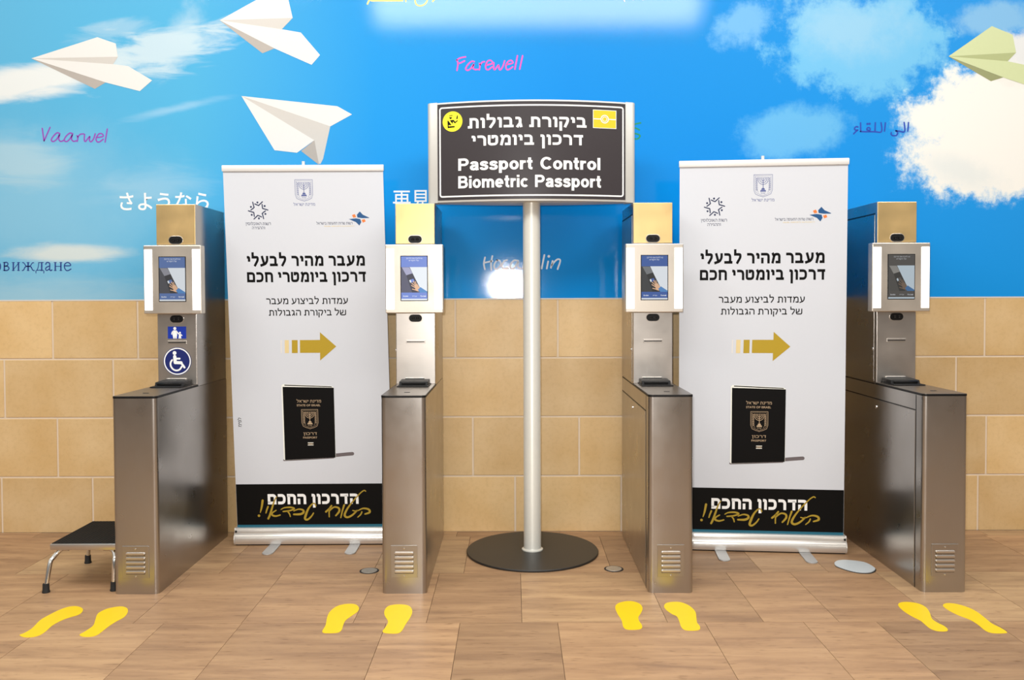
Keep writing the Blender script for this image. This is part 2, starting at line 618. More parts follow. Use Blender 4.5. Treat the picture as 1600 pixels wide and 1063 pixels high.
    def stroke(self, pts, w, y, smooth=True, closed=False):
        """A pen stroke of width w (or a list of widths) with round ends."""
        pts = [Vector((p[0], p[1])) for p in pts]
        ws = list(w) if isinstance(w, (list, tuple)) else [w]*len(pts)
        if smooth and len(pts) > 2:
            pts, ws = spline(pts, ws, 5)
        n = len(pts)
        vs, fs = [], []
        for i, p in enumerate(pts):
            t = pts[min(i+1, n-1)]-pts[max(i-1, 0)]
            if t.length < 1e-9:
                t = Vector((1, 0))
            t.normalize()
            q = Vector((-t.y, t.x))*ws[i]*0.5
            vs.append((p.x+q.x, y, p.y+q.y))
            vs.append((p.x-q.x, y, p.y-q.y))
        for i in range(n-1):
            fs.append((2*i, 2*i+1, 2*i+3, 2*i+2))
        self.add(vs, fs)
        for p, ww in ((pts[0], ws[0]), (pts[-1], ws[-1])):
            self.disc(p.x, p.y, ww*0.5, y-0.00002, 10)
        return self

    def text(self, s, x0, x1, zb, h, y, ref='B', bold=0.0, rot=False):
        """Lettering: inked width x0..x1, baseline zb, height h of the reference letter."""
        if any('א' <= c <= 'ת' for c in s) or bold > .5:
            vs, fs = pen_letters(s, .19 if bold > .5 else bold if bold > .05 else .15)
            rh = 1.0
        else:
            vs, fs, rh = glyphs(s, bold, ref)
        if not vs:
            return self
        mnx = min(p[0] for p in vs)
        mxx = max(p[0] for p in vs)
        sx = (x1-x0)/(mxx-mnx)
        sz = h/rh
        self.add([(x0+(p[0]-mnx)*sx, y, zb+p[1]*sz) for p in vs], fs)
        return self

    def warp(self, fn):
        self.v = [Vector(fn(p)) for p in self.v]
        return self

    def build(self, name, mats, parent=None, loc=None, kind=None, smooth_angle=None):
        me = bpy.data.meshes.new(name)
        me.from_pydata([tuple(p) for p in self.v], [], self.f)
        if not isinstance(mats, (list, tuple)):
            mats = [mats]
        for m in mats:
            me.materials.append(M[m] if isinstance(m, str) else m)
        me.polygons.foreach_set('material_index', self.mi)
        me.polygons.foreach_set('use_smooth', self.sm)
        me.update()
        o = bpy.data.objects.new(name, me)
        COL.objects.link(o)
        if parent is not None:
            o.parent = parent
        if loc is not None:
            o.location = loc
        if kind:
            o['kind'] = kind
        if smooth_angle:
            me.polygons.foreach_set('use_smooth', [True]*len(me.polygons))
            me.set_sharp_from_angle(angle=R(smooth_angle))
        return o


def spline(pts, ws, k, closed=False):
    n = len(pts)
    op, ow = [], []
    rng = range(n) if closed else range(n-1)
    for i in rng:
        if closed:
            a, b, c, d = pts[(i-1) % n], pts[i], pts[(i+1) % n], pts[(i+2) % n]
        else:
            a, b, c, d = pts[max(i-1, 0)], pts[i], pts[i+1], pts[min(i+2, n-1)]
        for j in range(k):
            t = j/k
            op.append(0.5*((2*b)+(c-a)*t+(2*a-5*b+4*c-d)*t*t+(3*b-a-3*c+d)*t*t*t))
            ow.append(ws[i]*(1-t)+ws[(i+1) % n]*t)
    if not closed:
        op.append(pts[-1])
        ow.append(ws[-1])
    return op, ow


_gc = {}


def glyphs(s, bold, ref):
    key = (s, bold, ref)
    if key in _gc:
        return _gc[key]

    def raw(t):
        cu = bpy.data.curves.new('lettering', 'FONT')
        cu.body = t
        cu.size = 1.0
        cu.resolution_u = 3
        cu.offset = bold
        ob = bpy.data.objects.new('lettering', cu)
        COL.objects.link(ob)
        bpy.context.view_layer.update()
        dg = bpy.context.evaluated_depsgraph_get()
        me = bpy.data.meshes.new_from_object(ob.evaluated_get(dg))
        vs = [(v.co.x, v.co.y) for v in me.vertices]
        fs = [tuple(p.vertices) for p in me.polygons]
        bpy.data.meshes.remove(me)
        bpy.data.objects.remove(ob)
        bpy.data.curves.remove(cu)
        return vs, fs
    vs, fs = raw(s)
    rv, _ = raw(ref)
    rh = max(p[1] for p in rv)-min(0, min(p[1] for p in rv))*0
    _gc[key] = (vs, fs, rh)
    return _gc[key]


def heb(s):
    return s[::-1]


# Pen letters: (advance, [strokes]).  In the hebrew set 0..1 runs between the pen's centre lines,
# -1 / 2 mean the true edge of the letter, 'a' and 'd' the ascender and the descender; a third item rounds a corner.
HEB = {
    'א': (.95, [[(0, 2), (1, -1)], [(.88, 2), (.88, .78, .2), (.55, .42)], [(.1, -1), (.1, .28, .2), (.42, .56)]]),
    'ב': (.86, [[(-1, 1), (.80, 1, .25), (.80, 0)], [(-1, 0), (2, 0)]]),
    'ג': (.62, [[(-1, 1), (.75, 1, .2), (.75, .42), (1, -1)], [(.75, .40), (.05, -1)]]),
    'ד': (.84, [[(-1, 1), (2, 1)], [(.80, 1), (.80, -1)]]),
    'ה': (.90, [[(-1, 1), (1, 1, .25), (1, -1)], [(.02, .56), (.02, -1)]]),
    'ו': (.38, [[(-1, 1), (1, 1, .15), (1, -1)]]),
    'ז': (.42, [[(-1, 1), (2, 1)], [(.6, 1), (.6, -1)]]),
    'ח': (.92, [[(.06, -1), (.06, 1)], [(-1, 1), (1, 1, .25), (1, -1)]]),
    'ט': (.92, [[(0, 2), (0, 0, .2), (1, 0, .3), (1, 1, .3), (.48, 1), (.48, .72)]]),
    'י': (.36, [[(-1, 1), (1, 1, .15), (1, .42)]]),
    'כ': (.80, [[(-1, 1), (1, 1, .35), (1, 0, .35), (-1, 0)]]),
    'ל': (.78, [[(0, 'a'), (0, 1), (1, 1, .12), (1, .6, .2), (.32, -1)]]),
    'מ': (.96, [[(0, 2), (.26, .66)], [(.0, -1), (.30, 1, .25), (1, 1, .35), (1, 0), (.46, 0)]]),
    'ם': (.90, [[(0, 0), (0, 1), (1, 1, .25), (1, 0), (-1, 0)]]),
    'נ': (.56, [[(.1, 1), (1, 1, .2), (1, 0), (-1, 0)]]),
    'ן': (.38, [[(-1, 1), (1, 1, .15), (1, 'd')]]),
    'ס': (.90, [[(0, 1), (0, 0, .4), (1, 0, .4), (1, 1, .3), (-1, 1)]]),
    'ע': (.88, [[(1, 2), (1, .55, .3), (.7, .14, .2), (-1, -.1)], [(.08, 2), (.46, .12)]]),
    'פ': (.86, [[(-1, 0), (1, 0, .3), (1, 1, .3), (0, 1, .2), (0, .5), (.48, .5)]]),
    'צ': (.86, [[(1, 2), (1, .68, .15), (.55, .44)], [(0, 2), (.95, 0)], [(-1, 0), (.95, 0)]]),
    'ק': (.86, [[(-1, 1), (1, 1, .25), (1, .62, .2), (.6, -1)], [(.03, .58), (.03, 'd')]]),
    'ר': (.78, [[(-1, 1), (1, 1, .35), (1, -1)]]),
    'ש': (1.10, [[(0, 2), (0, 0, .25), (1, 0, .25), (1, 2)], [(.5, 2), (.5, .5, .2), (.0, .30)]]),
    'ת': (.95, [[(.05, 1), (1, 1, .3), (1, -1)], [(.22, 1), (.22, 0), (-1, 0)]]),
    '״': (.40, [[(.1, 2), (.1, .62)], [(.9, 2), (.9, .62)]]),
}


def ell(cx, cy, rx, ry, a0, a1, n=18):
    return [(cx+rx*math.cos(R(a0+(a1-a0)*i/n)), cy+ry*math.sin(R(a0+(a1-a0)*i/n))) for i in range(n+1)]


LAT = {
    'P': (.69, [[(.095, 0), (.095, 1)], [(.095, .905)] + ell(.40, .6875, .195, .2175, 90, -90) + [(.095, .47)]]),
    'B': (.72, [[(.095, 0), (.095, 1)], [(.095, .905)] + ell(.39, .715, .185, .19, 90, -90) + [(.095, .525)],
                [(.095, .525)] + ell(.41, .31, .205, .215, 90, -90) + [(.095, .095)]]),
    'C': (.74, [ell(.40, .5, .305, .415, 40, 320, 28)]),
    'o': (.60, [ell(.30, .365, .205, .28, 0, 360, 28)]),
    'n': (.57, [[(.095, 0), (.095, .735)], [(.095, .40), (.13, .55), (.20, .62), (.29, .64), (.39, .62), (.45, .55), (.475, .42), (.475, 0)]]),
    'm': (.88, [[(.095, 0), (.095, .735)], [(.095, .42), (.13, .56), (.20, .63), (.28, .64), (.37, .61), (.43, .54), (.44, .42), (.44, 0)],
                [(.44, .42), (.475, .56), (.54, .63), (.62, .64), (.71, .61), (.77, .54), (.785, .42), (.785, 0)]]),
    'r': (.38, [[(.095, 0), (.095, .735)], [(.095, .40), (.14, .55), (.22, .63), (.38, .63)]]),
    't': (.36, [[(.17, .96), (.17, .20), (.20, .12), (.26, .09), (.35, .09)], [(0, .645), (.35, .645)]]),
    'l': (.19, [[(.095, 0), (.095, 1)]]),
    'i': (.19, [[(.095, 0), (.095, .735)], [(.095, .83), (.095, 1)]]),
    'e': (.60, [[(.12, .37), (.505, .37)] + ell(.30, .365, .205, .28, 3, 318, 26)]),
    'c': (.55, [ell(.30, .365, .205, .28, 42, 318, 24)]),
    's': (.54, [[(.455, .50), (.42, .60), (.35, .64), (.27, .645), (.18, .63), (.12, .58), (.105, .52), (.13, .45), (.20, .41), (.30, .385), (.40, .34), (.45, .27), (.45, .19), (.40, .12), (.32, .09), (.24, .085), (.15, .10), (.10, .15), (.08, .23)]]),
    'a': (.57, [[(.10, .51), (.13, .59), (.20, .64), (.28, .645), (.38, .63), (.44, .58), (.455, .48), (.455, .16), (.49, 0)],
                [(.455, .42), (.38, .40), (.28, .385), (.17, .35), (.105, .28), (.095, .19), (.14, .11), (.22, .085), (.32, .10), (.41, .16), (.455, .26)]]),
    'p': (.60, [[(.095, -.27), (.095, .735)], ell(.315, .365, .19, .28, 0, 360, 28)]),
}


def ribbon(pts, w):
    pts = [Vector(p) for p in pts]
    n = len(pts)
    closed = n > 3 and (pts[0]-pts[-1]).length < 1e-6
    vs, fs = [], []
    for i, p in enumerate(pts):
        a = pts[i-1] if i > 0 else (pts[-2] if closed else None)
        b = pts[i+1] if i < n-1 else (pts[1] if closed else None)
        t0 = (p-a).normalized() if a is not None else None
        t1 = (b-p).normalized() if b is not None else None
        t0 = t0 or t1
        t1 = t1 or t0
        n0, n1 = Vector((-t0.y, t0.x)), Vector((-t1.y, t1.x))
        mm = n0+n1
        mm = mm.normalized() if mm.length > 1e-6 else n0
        mm = mm*(w*.5/max(.45, mm.dot(n0)))
        vs += [p+mm, p-mm]
    for i in range(n-1):
        fs.append((2*i, 2*i+1, 2*i+3, 2*i+2))
    return vs, fs


def pen_letters(s, w):
    """Letters from left to right as (verts, faces) with letter height 1."""
    V, Fc = [], []
    x = 0.0
    for ch in s:
        if ch == ' ':
            x += .42
            continue
        heb_ = ch in HEB
        adv, strokes = (HEB if heb_ else LAT)[ch]
        for stt in strokes:
            if heb_:
                def X(t):
                    return 0 if t == -1 else adv if t == 2 else w*.5+t*(adv-w)

                def Yv(t):
                    return 1.36 if t == 'a' else -.34 if t == 'd' else 0 if t == -1 else 1 if t == 2 else w*.5+t*(1-w)
                pts = [(X(p[0]), Yv(p[1])) for p in stt]
                out = [pts[0]]
                for k in range(1, len(pts)-1):
                    if len(stt[k]) > 2:
                        p, a, b = Vector(pts[k]), Vector(pts[k-1]), Vector(pts[k+1])
                        r = min(stt[k][2], (p-a).length*.48, (p-b).length*.48)
                        p0, p1 = p+(a-p).normalized()*r, p+(b-p).normalized()*r
                        for q in range(6):
                            t = q/5
                            out.append(tuple(p0*(1-t)**2+p*2*t*(1-t)+p1*t*t))
                    else:
                        out.append(pts[k])
                out.append(pts[-1])
                pts = out
            else:
                pts = stt
            vs, fs = ribbon(pts, w)
            o = len(V)
            V += [(v.x+x, v.y) for v in vs]
            Fc += [tuple(o+i for i in f) for f in fs]
        x += adv+(.16 if heb_ else .075)
    return V, Fc


def thing(name, label, cat, loc, rotz=0.0, group=None):
    o = bpy.data.objects.new(name, None)
    o.empty_display_size = 0.1
    COL.objects.link(o)
    o.location = loc
    o.rotation_euler = (0, 0, rotz)
    return tag(o, label, cat, group)


def tag(o, label, cat, group=None):
    o['label'] = label
    o['category'] = cat
    if group:
        o['group'] = group
    return o


def copy_tree(o, parent=None):
    c = o.copy()
    COL.objects.link(c)
    if parent is not None:
        c.parent = parent
    for ch in list(o.children):
        copy_tree(ch, c)
    return c


# ------------------------------------------------------------------ the setting
# floor: slabs with thin joints, rows run across the picture
rows = [-12.0]
y = -1.514
while y > -6.6:
    y -= 0.70
rows = []
while y < -0.02:
    rows.append(y)
    y += 0.70
rows.append(0.0)
known = {-1.514: [252, 375, 602, 718, 872, 1104, 1260, 1376, 1560],
         -0.814: [-20, 205, 375, 550, 665, 815.5, 1045, 1197, 1316, 1475, 1640],
         -0.114: [340, 437, 580, 724, 958, 1195, 1300, 1660]}
px_row = {-1.514: 978, -0.814: 899, -0.114: 841}
fl = MB()
fl.mat = 1
fl.add([(-8, -6.9, -0.006), (8, -6.9, -0.006), (8, 0.0, -0.006), (-8, 0.0, -0.006)], [(0, 1, 2, 3)])
fl.mat = 0
G = 0.0011
for a, b in zip(rows[:-1], rows[1:]):
    js = None
    for kk, pxs in known.items():
        # the named joints were read along the far edge (row nearest the camera) or near edge of a row
        if kk == -1.514 and abs(b+1.514) < 0.05:
            js = [on_floor(p, 978).x for p in pxs]
        if kk == -0.814 and abs(a+1.514) < 0.05:
            js = [on_floor(p, 977).x for p in pxs]
        if kk == -0.114 and abs(a+0.814) < 0.05:
            js = [on_floor(p, 899).x for p in pxs]
    if js is None:
        js = [random.uniform(-0.5, 0.5)]
    js = sorted(js)
    while js[0] > -7.6:
        js.insert(0, js[0]-random.uniform(0.36, 0.66))
    while js[-1] < 7.6:
        js.append(js[-1]+random.uniform(0.36, 0.66))
    for p, q in zip(js[:-1], js[1:]):
        fl.box(p+G, q-G, a+G, min(b-G, -0.001), -0.02, 0.0)
fl.build('floor', ['floor', 'floor_joint'], kind='structure')

# back wall: plaster core, sandstone tiles below, the mural sits above them
MUR_Z = 1.478
wa = MB()
wa.mat = 1
wa.box(-8, 8, 0.012, 0.25, -0.02, 4.6)
wa.mat = 2
wa.box(-8, 8, 0.004, 0.012, 0.0, MUR_Z-0.002)
wa.mat = 0
zr = [on_plane(100, yy).z for yy in (835, 746, 653.5, 561.5)] + [MUR_Z-0.004]
zr[0] = 0.0
tile_px = [(790, [3, 145, 805, 971]), (700, [90, 739, 905, 1541]), (607, [7, 177, 380, 640, 833, 1010, 1230, 1494]), (515, [82, 215, 711.5, 871.5, 1539])]
for k, (yy, pxs) in enumerate(tile_px):
    js = sorted(on_plane(p, yy).x for p in pxs)
    full = [js[0]]
    for q in js[1:]:
        gap = q-full[-1]
        n = max(1, round(gap/0.70))
        st = full[-1]
        for i in range(1, n+1):
            full.append(st+gap*i/n)
    while full[0] > -7.5:
        full.insert(0, full[0]-random.uniform(0.5, 0.72))
    while full[-1] < 7.5:
        full.append(full[-1]+random.uniform(0.5, 0.72))
    g = 0.006
    for p, q in zip(full[:-1], full[1:]):
        wa.box(p+g, q-g, 0.0, 0.011, zr[k]+(g if k else 0.0005), zr[k+1]-(g if k < 3 else 0.0), 0.0015, 1)
wa.build('wall_back', ['stone', 'plaster', 'grout'], kind='structure')
MB().box(-8, 8, -0.001, 0.010, MUR_Z-0.004, MUR_Z+0.005, 0.0008, 1).build('trim_1', 'trim', kind='structure')

# ------------------------------------------------------------------ the mural
mural = thing('wall_mural', 'glossy blue sky mural with clouds, paper planes and farewell words covering the upper wall', 'mural', (0, 0, 0))
mb = MB()
mb.box(-6.0, 6.0, 0.002, 0.0115, MUR_Z+0.0055, 4.5)
mb.build('sky_print', 'sky', mural)
MY = 0.0014


def wp(pts, sc=1.0, ox=0.0, oy=0.0):
    return [(p.x, p.z) for p in (on_plane(ox+a*sc, oy+b*sc) for a, b in pts)]


def plane_part(facets, mats, sc, ox, oy):
    q = MB()
    for i, (mi, pts) in enumerate(facets):
        q.mat = mi
        q.poly(wp(pts, sc, ox, oy), MY-0.00025*i)
    return q.build('paper_plane', mats, mural)


PW = ['paper_light', 'paper_mid', 'paper_dark']
o = plane_part([(2, [(122, 228), (412, 322), (370, 347)]),
                (1, [(122, 228), (460, 222), (440, 253), (300, 250)]),
                (0, [(122, 228), (380, 145), (452, 170), (460, 222)]),
                (0, [(122, 228), (443, 251), (500, 258), (594, 314), (546, 356), (412, 322)])], PW, .4, 0, 0)
o['label'] = 'white paper plane at far left'
o = plane_part([(2, [(858, 79), (1072, 189), (1025, 208)]),
                (1, [(858, 79), (1143, 70), (1100, 115)]),
                (0, [(858, 79), (960, 22), (1040, -22), (1120, -30), (1143, 70)]),
                (0, [(858, 79), (1100, 114), (1175, 127), (1250, 215), (1217, 253), (1072, 189)])], PW, .4, 0, 0)
o['label'] = 'white paper plane at top edge'
o = plane_part([(1, [(943, 375), (1290, 493), (1262, 620), (1252, 640), (1240, 640), (1222, 548)]),
                (2, [(1228, 548), (1246, 644), (1176, 590)]),
                (0, [(943, 375), (1318, 415), (1375, 447), (1290, 494)]),
                (0, [(943, 375), (1228, 548), (1160, 597), (1072, 587)])], PW, .4, 0, 0)
o['label'] = 'white paper plane diving above the banner'
o = plane_part([(2, [(1068, 195), (1258, 268), (1215, 281)]),
                (1, [(1068, 195), (1302, 182), (1272, 213)]),
                (0, [(1068, 195), (1218, 90), (1290, 120), (1302, 182)]),
                (0, [(1068, 195), (1272, 212), (1340, 226), (1440, 290), (1390, 312), (1258, 268)])],
               ['green_light', 'green_mid', 'green_dark'], 1/2.215, 1000, 0)
o['label'] = 'pale green paper plane'


def script(name, strokes, mat, w, sc, ox, oy, label=None, dots=()):
    q = MB()
    k = 1/247.3
    for st in strokes:
        q.stroke(wp(st, sc, ox, oy), w*k, MY)
    for d in dots:
        (x, z), = wp([d], sc, ox, oy)
        q.disc(x, z, w*k*0.8, MY, 12)
    o = q.build(name, mat, mural)
    if label:
        o['label'] = label
    return o


script('lettering', [[(258, 205), (285, 400)], [(288, 400), (380, 190)],
                     [(535, 290), (490, 275), (430, 330), (400, 385), (425, 412), (480, 380), (530, 300), (515, 370), (545, 410), (590, 395)],
                     [(735, 290), (690, 280), (630, 330), (600, 390), (640, 412), (690, 370), (730, 300), (715, 370), (745, 408), (790, 400)],
                     [(800, 320), (815, 350), (805, 410)], [(808, 350), (850, 300), (905, 292)],
                     [(920, 300), (915, 380), (935, 410), (1000, 330), (995, 390), (1020, 415), (1060, 370), (1085, 290)],
                     [(1110, 350), (1210, 330), (1190, 290), (1140, 295), (1100, 360), (1110, 410), (1150, 418), (1210, 375)],
                     [(1275, 215), (1240, 420)]], 'purple', 2.1, .1, 40, 180, 'purple handwritten Vaarwel')
script('lettering', [[(238, 235), (255, 290), (240, 400)], [(235, 240), (290, 205), (375, 188)], [(255, 295), (300, 280), (360, 250)],
                     [(510, 265), (470, 258), (410, 310), (378, 370), (400, 398), (450, 375), (505, 300), (490, 360), (520, 385), (570, 385)],
                     [(590, 290), (600, 320), (590, 390)], [(595, 325), (630, 275), (670, 262)],
                     [(690, 320), (795, 290), (770, 245), (720, 255), (690, 320), (695, 375), (730, 388), (790, 345)],
                     [(815, 280), (815, 370), (835, 385), (890, 315), (900, 380), (925, 385), (960, 330), (985, 250)],
                     [(1010, 310), (1110, 285), (1090, 245), (1040, 260), (1005, 330), (1020, 385), (1060, 380), (1110, 345)],
                     [(1185, 170), (1145, 380)], [(1265, 170), (1220, 380)]], 'pink', 2.3, .1, 690, 70, 'pink handwritten Farewell')
script('lettering', [[(262, 210), (245, 300), (260, 385)], [(370, 190), (350, 300), (355, 395)], [(250, 290), (370, 262)],
                     [(440, 250), (400, 310), (400, 370), (440, 380), (490, 320), (480, 260), (440, 250)],
                     [(585, 250), (540, 270), (510, 330), (530, 375), (600, 370)],
                     [(750, 260), (690, 255), (640, 310), (640, 370), (690, 365), (750, 270), (745, 350), (790, 375)],
                     [(850, 190), (820, 380)], [(910, 270), (835, 320), (890, 385)],
                     [(1030, 260), (980, 255), (940, 310), (940, 370), (980, 365), (1035, 270), (1030, 350), (1055, 375)],
                     [(1135, 175), (1095, 375)], [(1190, 270), (1170, 375)],
                     [(1255, 262), (1232, 362)], [(1238, 345), (1270, 290), (1330, 238), (1368, 260), (1330, 382)]],
       'ltgrey', 2.6, 1/9.41, 730, 380, 'pale handwritten word behind the sign pole', dots=[(1200, 195)])
script('lettering', [[(574, 6), (580, -2), (600, -8)], [(580, 1), (604, 1), (629, 1)], [(634, -8), (634, 2)],
                     [(648, -3), (650, 6), (657, 9), (665, 5), (668, -5), (660, -14)], [(676, 2), (682, -4)]], 'yellow_ink', 2.6, 1, 0, 0, 'yellow lettering at top edge')
script('lettering', [[(972, -6), (976, 2)], [(984, -4), (990, -1), (1000, -6)], [(1004, -1), (1014, -2)]], 'ltgrey', 2.2, 1, 0, 0)
script('lettering', [[(984, 196), (992, 194), (1001, 192)], [(999, 203), (992, 200), (984, 203), (984, 208), (994, 209), (1000, 212), (996, 217), (986, 216)]],
       'green_ink', 2.4, 1, 0, 0, 'green lettering peeping out behind the sign')
# bulgarian word in a thin serif hand
q = MB()
k = 1/247.3
SCY, OX, OY = 1/11.43, 0, 380


def sv(pts, w):
    q.stroke(wp(pts, SCY, OX, OY), w*k, MY, smooth=len(pts) > 2)


def stem(x0, x1, ya=350, yb=488):
    q.stroke(wp([(x0, ya), (x1, yb)], SCY, OX, OY), 2.1*k, MY, smooth=False)
    sv([(x0-22, ya-3), (x0+22, ya-3)], 0.9)
    sv([(x1-22, yb+1), (x1+22, yb+1)], 0.9)


sv([(-40, 345), (-80, 380), (-80, 455), (-40, 492), (0, 455), (0, 380), (-40, 345)], 1.9)
stem(75, 75)
sv([(75, 347), (120, 345), (140, 372), (120, 404), (78, 412)], 1.6)
sv([(78, 412), (130, 415), (158, 450), (130, 486), (78, 488)], 1.7)
stem(235, 235)
stem(328, 328)
sv([(240, 470), (322, 365)], 1.0)
stem(500, 500)
sv([(400, 348), (425, 355), (460, 405), (500, 415)], 1.3)
sv([(600, 352), (575, 355), (540, 405), (500, 415)], 1.3)
sv([(500, 415), (450, 425), (420, 480), (395, 490)], 1.5)
sv([(500, 415), (550, 425), (580, 480), (610, 490)], 1.6)
stem(742, 742)
sv([(685, 348), (772, 348)], 1.0)
sv([(690, 350), (680, 430), (655, 486)], 1.2)
sv([(640, 535), (650, 488), (770, 488), (778, 535)], 1.2)
sv([(815, 378), (830, 350), (862, 347), (885, 370), (885, 470), (905, 490), (925, 480)], 1.8)
sv([(885, 410), (840, 425), (812, 455), (830, 488), (880, 462)], 1.6)
stem(985, 985)
stem(1085, 1085)
sv([(985, 415), (1085, 415)], 1.0)
sv([(1150, 405), (1255, 402), (1240, 360), (1200, 346), (1155, 375), (1148, 430), (1175, 482), (1215, 490), (1265, 462)], 1.6)
o = q.build('lettering', 'dkblue', mural)
o['label'] = 'dark blue serif lettering cut by the left edge'
for s, a, b, mat, ref, hgt, lab, bold in (('さようなら', (187, 327), (326, 301), 'white_print', 'ら', None, 'white japanese farewell', 0.012),
                                   ('再見', (614, 323), (671, 297), 'white_print', '見', None, 'white chinese farewell', 0.008)):
    q = MB()
    (xa, za), = wp([a])
    (xb, zb), = wp([b])
    q.text(s, xa, xb, za, zb-za, MY, ref, bold)
    o = q.build('lettering', mat, mural)
    o['label'] = lab
# arabic farewell
script('lettering', [[(1350, 265), (1335, 430)], [(1265, 262), (1275, 435), (1180, 432), (1100, 420), (1130, 440), (1140, 480), (1110, 512), (1050, 515), (1015, 490), (1020, 460)],
                     [(905, 270), (888, 430)], [(822, 268), (830, 438), (690, 440), (520, 440), (425, 436)], [(712, 268), (705, 436)],
                     [(590, 438), (612, 400), (600, 365), (565, 365), (550, 400), (600, 420)], [(428, 272), (430, 436)],
                     [(378, 350), (345, 345), (315, 370), (318, 400), (355, 412)], [(375, 408), (330, 445), (295, 482)]], 'royal', 2.3, 1/12.3, 1310, 170,
       'royal blue arabic farewell', dots=[(560, 292), (602, 288)])


# ------------------------------------------------------------------ crest drawn in strokes
def crest(q, cx, cz, w, h, y, t):
    def S(pts, ww=1.0, sm=True):
        q.stroke([(cx+a*w, cz+b*h) for a, b in pts], t*ww, y, smooth=sm)
    S([(-.5, .5), (-.5, -.18), (-.42, -.36), (-.2, -.44), (-.05, -.47), (0, -.5), (.05, -.47), (.2, -.44), (.42, -.36), (.5, -.18), (.5, .5)], .8, False)
    S([(-.5, .5), (.5, .5)], .8, False)
    S([(-.43, .44), (-.43, -.17), (-.36, -.31), (-.18, -.38), (0, -.43), (.18, -.38), (.36, -.31), (.43, -.17), (.43, .44), (-.43, .44)], .45, False)
    # seven branched lamp
    S([(0, .33), (0, -.14)], 1.3, False)
    for r in (.10, .18, .26):
        S([(-r, .33), (-r*0.97, .33-r*.45), (-r*.7, .33-r*.82), (0, .33-r*1.05), (r*.7, .33-r*.82), (r*.97, .33-r*.45), (r, .33)], 1.0)
    for a in (-.26, -.18, -.10, 0, .10, .18, .26):
        S([(a-.02, .36), (a+.02, .36)], 1.1, False)
    q.poly([(cx-.07*w, cz-.10*h), (cx+.07*w, cz-.10*h), (cx+.10*w, cz-.18*h), (cx-.10*w, cz-.18*h)], y)
    q.poly([(cx-.14*w, cz-.19*h), (cx+.14*w, cz-.19*h), (cx+.16*w, cz-.26*h), (cx-.16*w, cz-.26*h)], y)
    # olive branches
    for sgn in (-1, 1):
        S([(sgn*.25, -.30), (sgn*.34, -.12), (sgn*.355, .12), (sgn*.34, .36)], .5)
        for i in range(7):
            zz = -.2+i*.085
            S([(sgn*.345, zz), (sgn*.40, zz+.06)], .8, False)
            S([(sgn*.345, zz), (sgn*.295, zz+.06)], .8, False)
    q.text(heb('ישראל'), cx-.13*w, cx+.13*w, cz-.355*h, .055*h, y, 'ר', 0.01)


# ------------------------------------------------------------------ kiosks
def rounded_plan(hw, y0, y1, r, n=5):
    p = []
    for i in range(n+1):
        a = R(180+90*i/n)
        p.append((-hw+r+r*math.cos(a), y0+r+r*math.sin(a)))
    for i in range(n+1):
        a = R(270+90*i/n)
        p.append((hw-r+r*math.cos(a), y0+r+r*math.sin(a)))
    p += [(hw, y1), (-hw, y1)]
    return p


HW, LEN, PZ, TY = 0.1125, 1.04, 0.990, 0.565
GROUP_K = 'biometric passport gate kiosks'


def screen_picture(name, parent, mats):
    """The picture shown on the screen: heading bar, gate with passport slot, hand, captions."""
    q = MB()
    x0, x1, z0, z1 = -0.0725, 0.0725, 1.4755, 1.7205
    w, h = x1-x0, z1-z0
    Y = TY-.0625

    def P(pts):
        return [(x0+a*w, z1-b*h) for a, b in pts]
    q.mat = 0
    q.poly(P([(0, 0), (1, 0), (1, .245), (0, .245)]), Y)
    q.poly(P([(0, .825), (1, .825), (1, .965), (0, .965)]), Y)
    q.mat = 1
    q.poly(P([(.3, .245), (1, .245), (1, .825), (.78, .825)]), Y)
    q.poly(P([(0, .965), (1, .965), (1, 1), (0, 1)]), Y)
    q.mat = 2
    q.poly(P([(0, .245), (.33, .245), (.80, .825), (0, .825)]), Y-.0002)
    q.mat = 3
    q.poly(P([(.03, .25), (.31, .25), (.44, .385), (.2, .43)]), Y-.0004)
    q.mat = 4
    q.poly(P([(.2, .43), (.44, .385), (.74, .74), (.62, .825), (.42, .825)]), Y-.0004)
    q.mat = 1
    q.poly(P([(.31, .55), (.36, .53), (.40, .585), (.35, .605)]), Y-.0006)
    q.mat = 0
    q.poly(P([(.36, .53), (.47, .51), (.52, .57), (.41, .60)]), Y-.0006)
    q.mat = 5
    q.poly(P([(.50, .655), (.62, .63), (.74, .74), (.66, .80), (.56, .78)]), Y-.0008)
    hw_ = .032
    for pts in ([(.56, .66), (.48, .58), (.47, .565)], [(.54, .68), (.43, .62), (.41, .61)], [(.53, .71), (.42, .67), (.40, .66)],
                [(.58, .77), (.46, .75), (.43, .745)], [(.60, .66), (.55, .59), (.545, .575)]):
        q.stroke(P(pts), hw_*w, Y-.001)
    q.mat = 6
    q.poly(P([(.64, .76), (.74, .70), (1.0, .80), (1, .825), (.72, .825)]), Y-.001)
    q.mat = 7
    for s, a, b, zb, hh in ((heb('נא להניח את הדרכון'), .2, .82, .06, .028), (heb('על הקורא'), .3, .68, .11, .028),
                            ('English', .08, .27, .92, .03), (heb('עברית'), .43, .60, .92, .024), ('Русский', .74, .95, .92, .03)):
        q.text(s, x0+a*w, x0+b*w, z1-zb*h, hh*h, Y-.0008, 'ר' if s[0] > 'א' and s[0] < 'ת' or s[0] == 'ת' else 'B', 0.02)
    return q.build(name, mats, parent)


def screen_mats(tagname, k, hdr, dark):
    cols = [hdr, (232, 238, 244), dark, tuple(int(c*1.5)+30 for c in dark), tuple(int(c*.7) for c in dark), (232, 186, 150), (84, 140, 200), (240, 244, 250)]
    return [glow('%s_%s' % (tagname, n), c, k) for n, c in zip(('blue', 'white', 'grey', 'steel', 'dark', 'skin', 'sleeve', 'caption'), cols)]


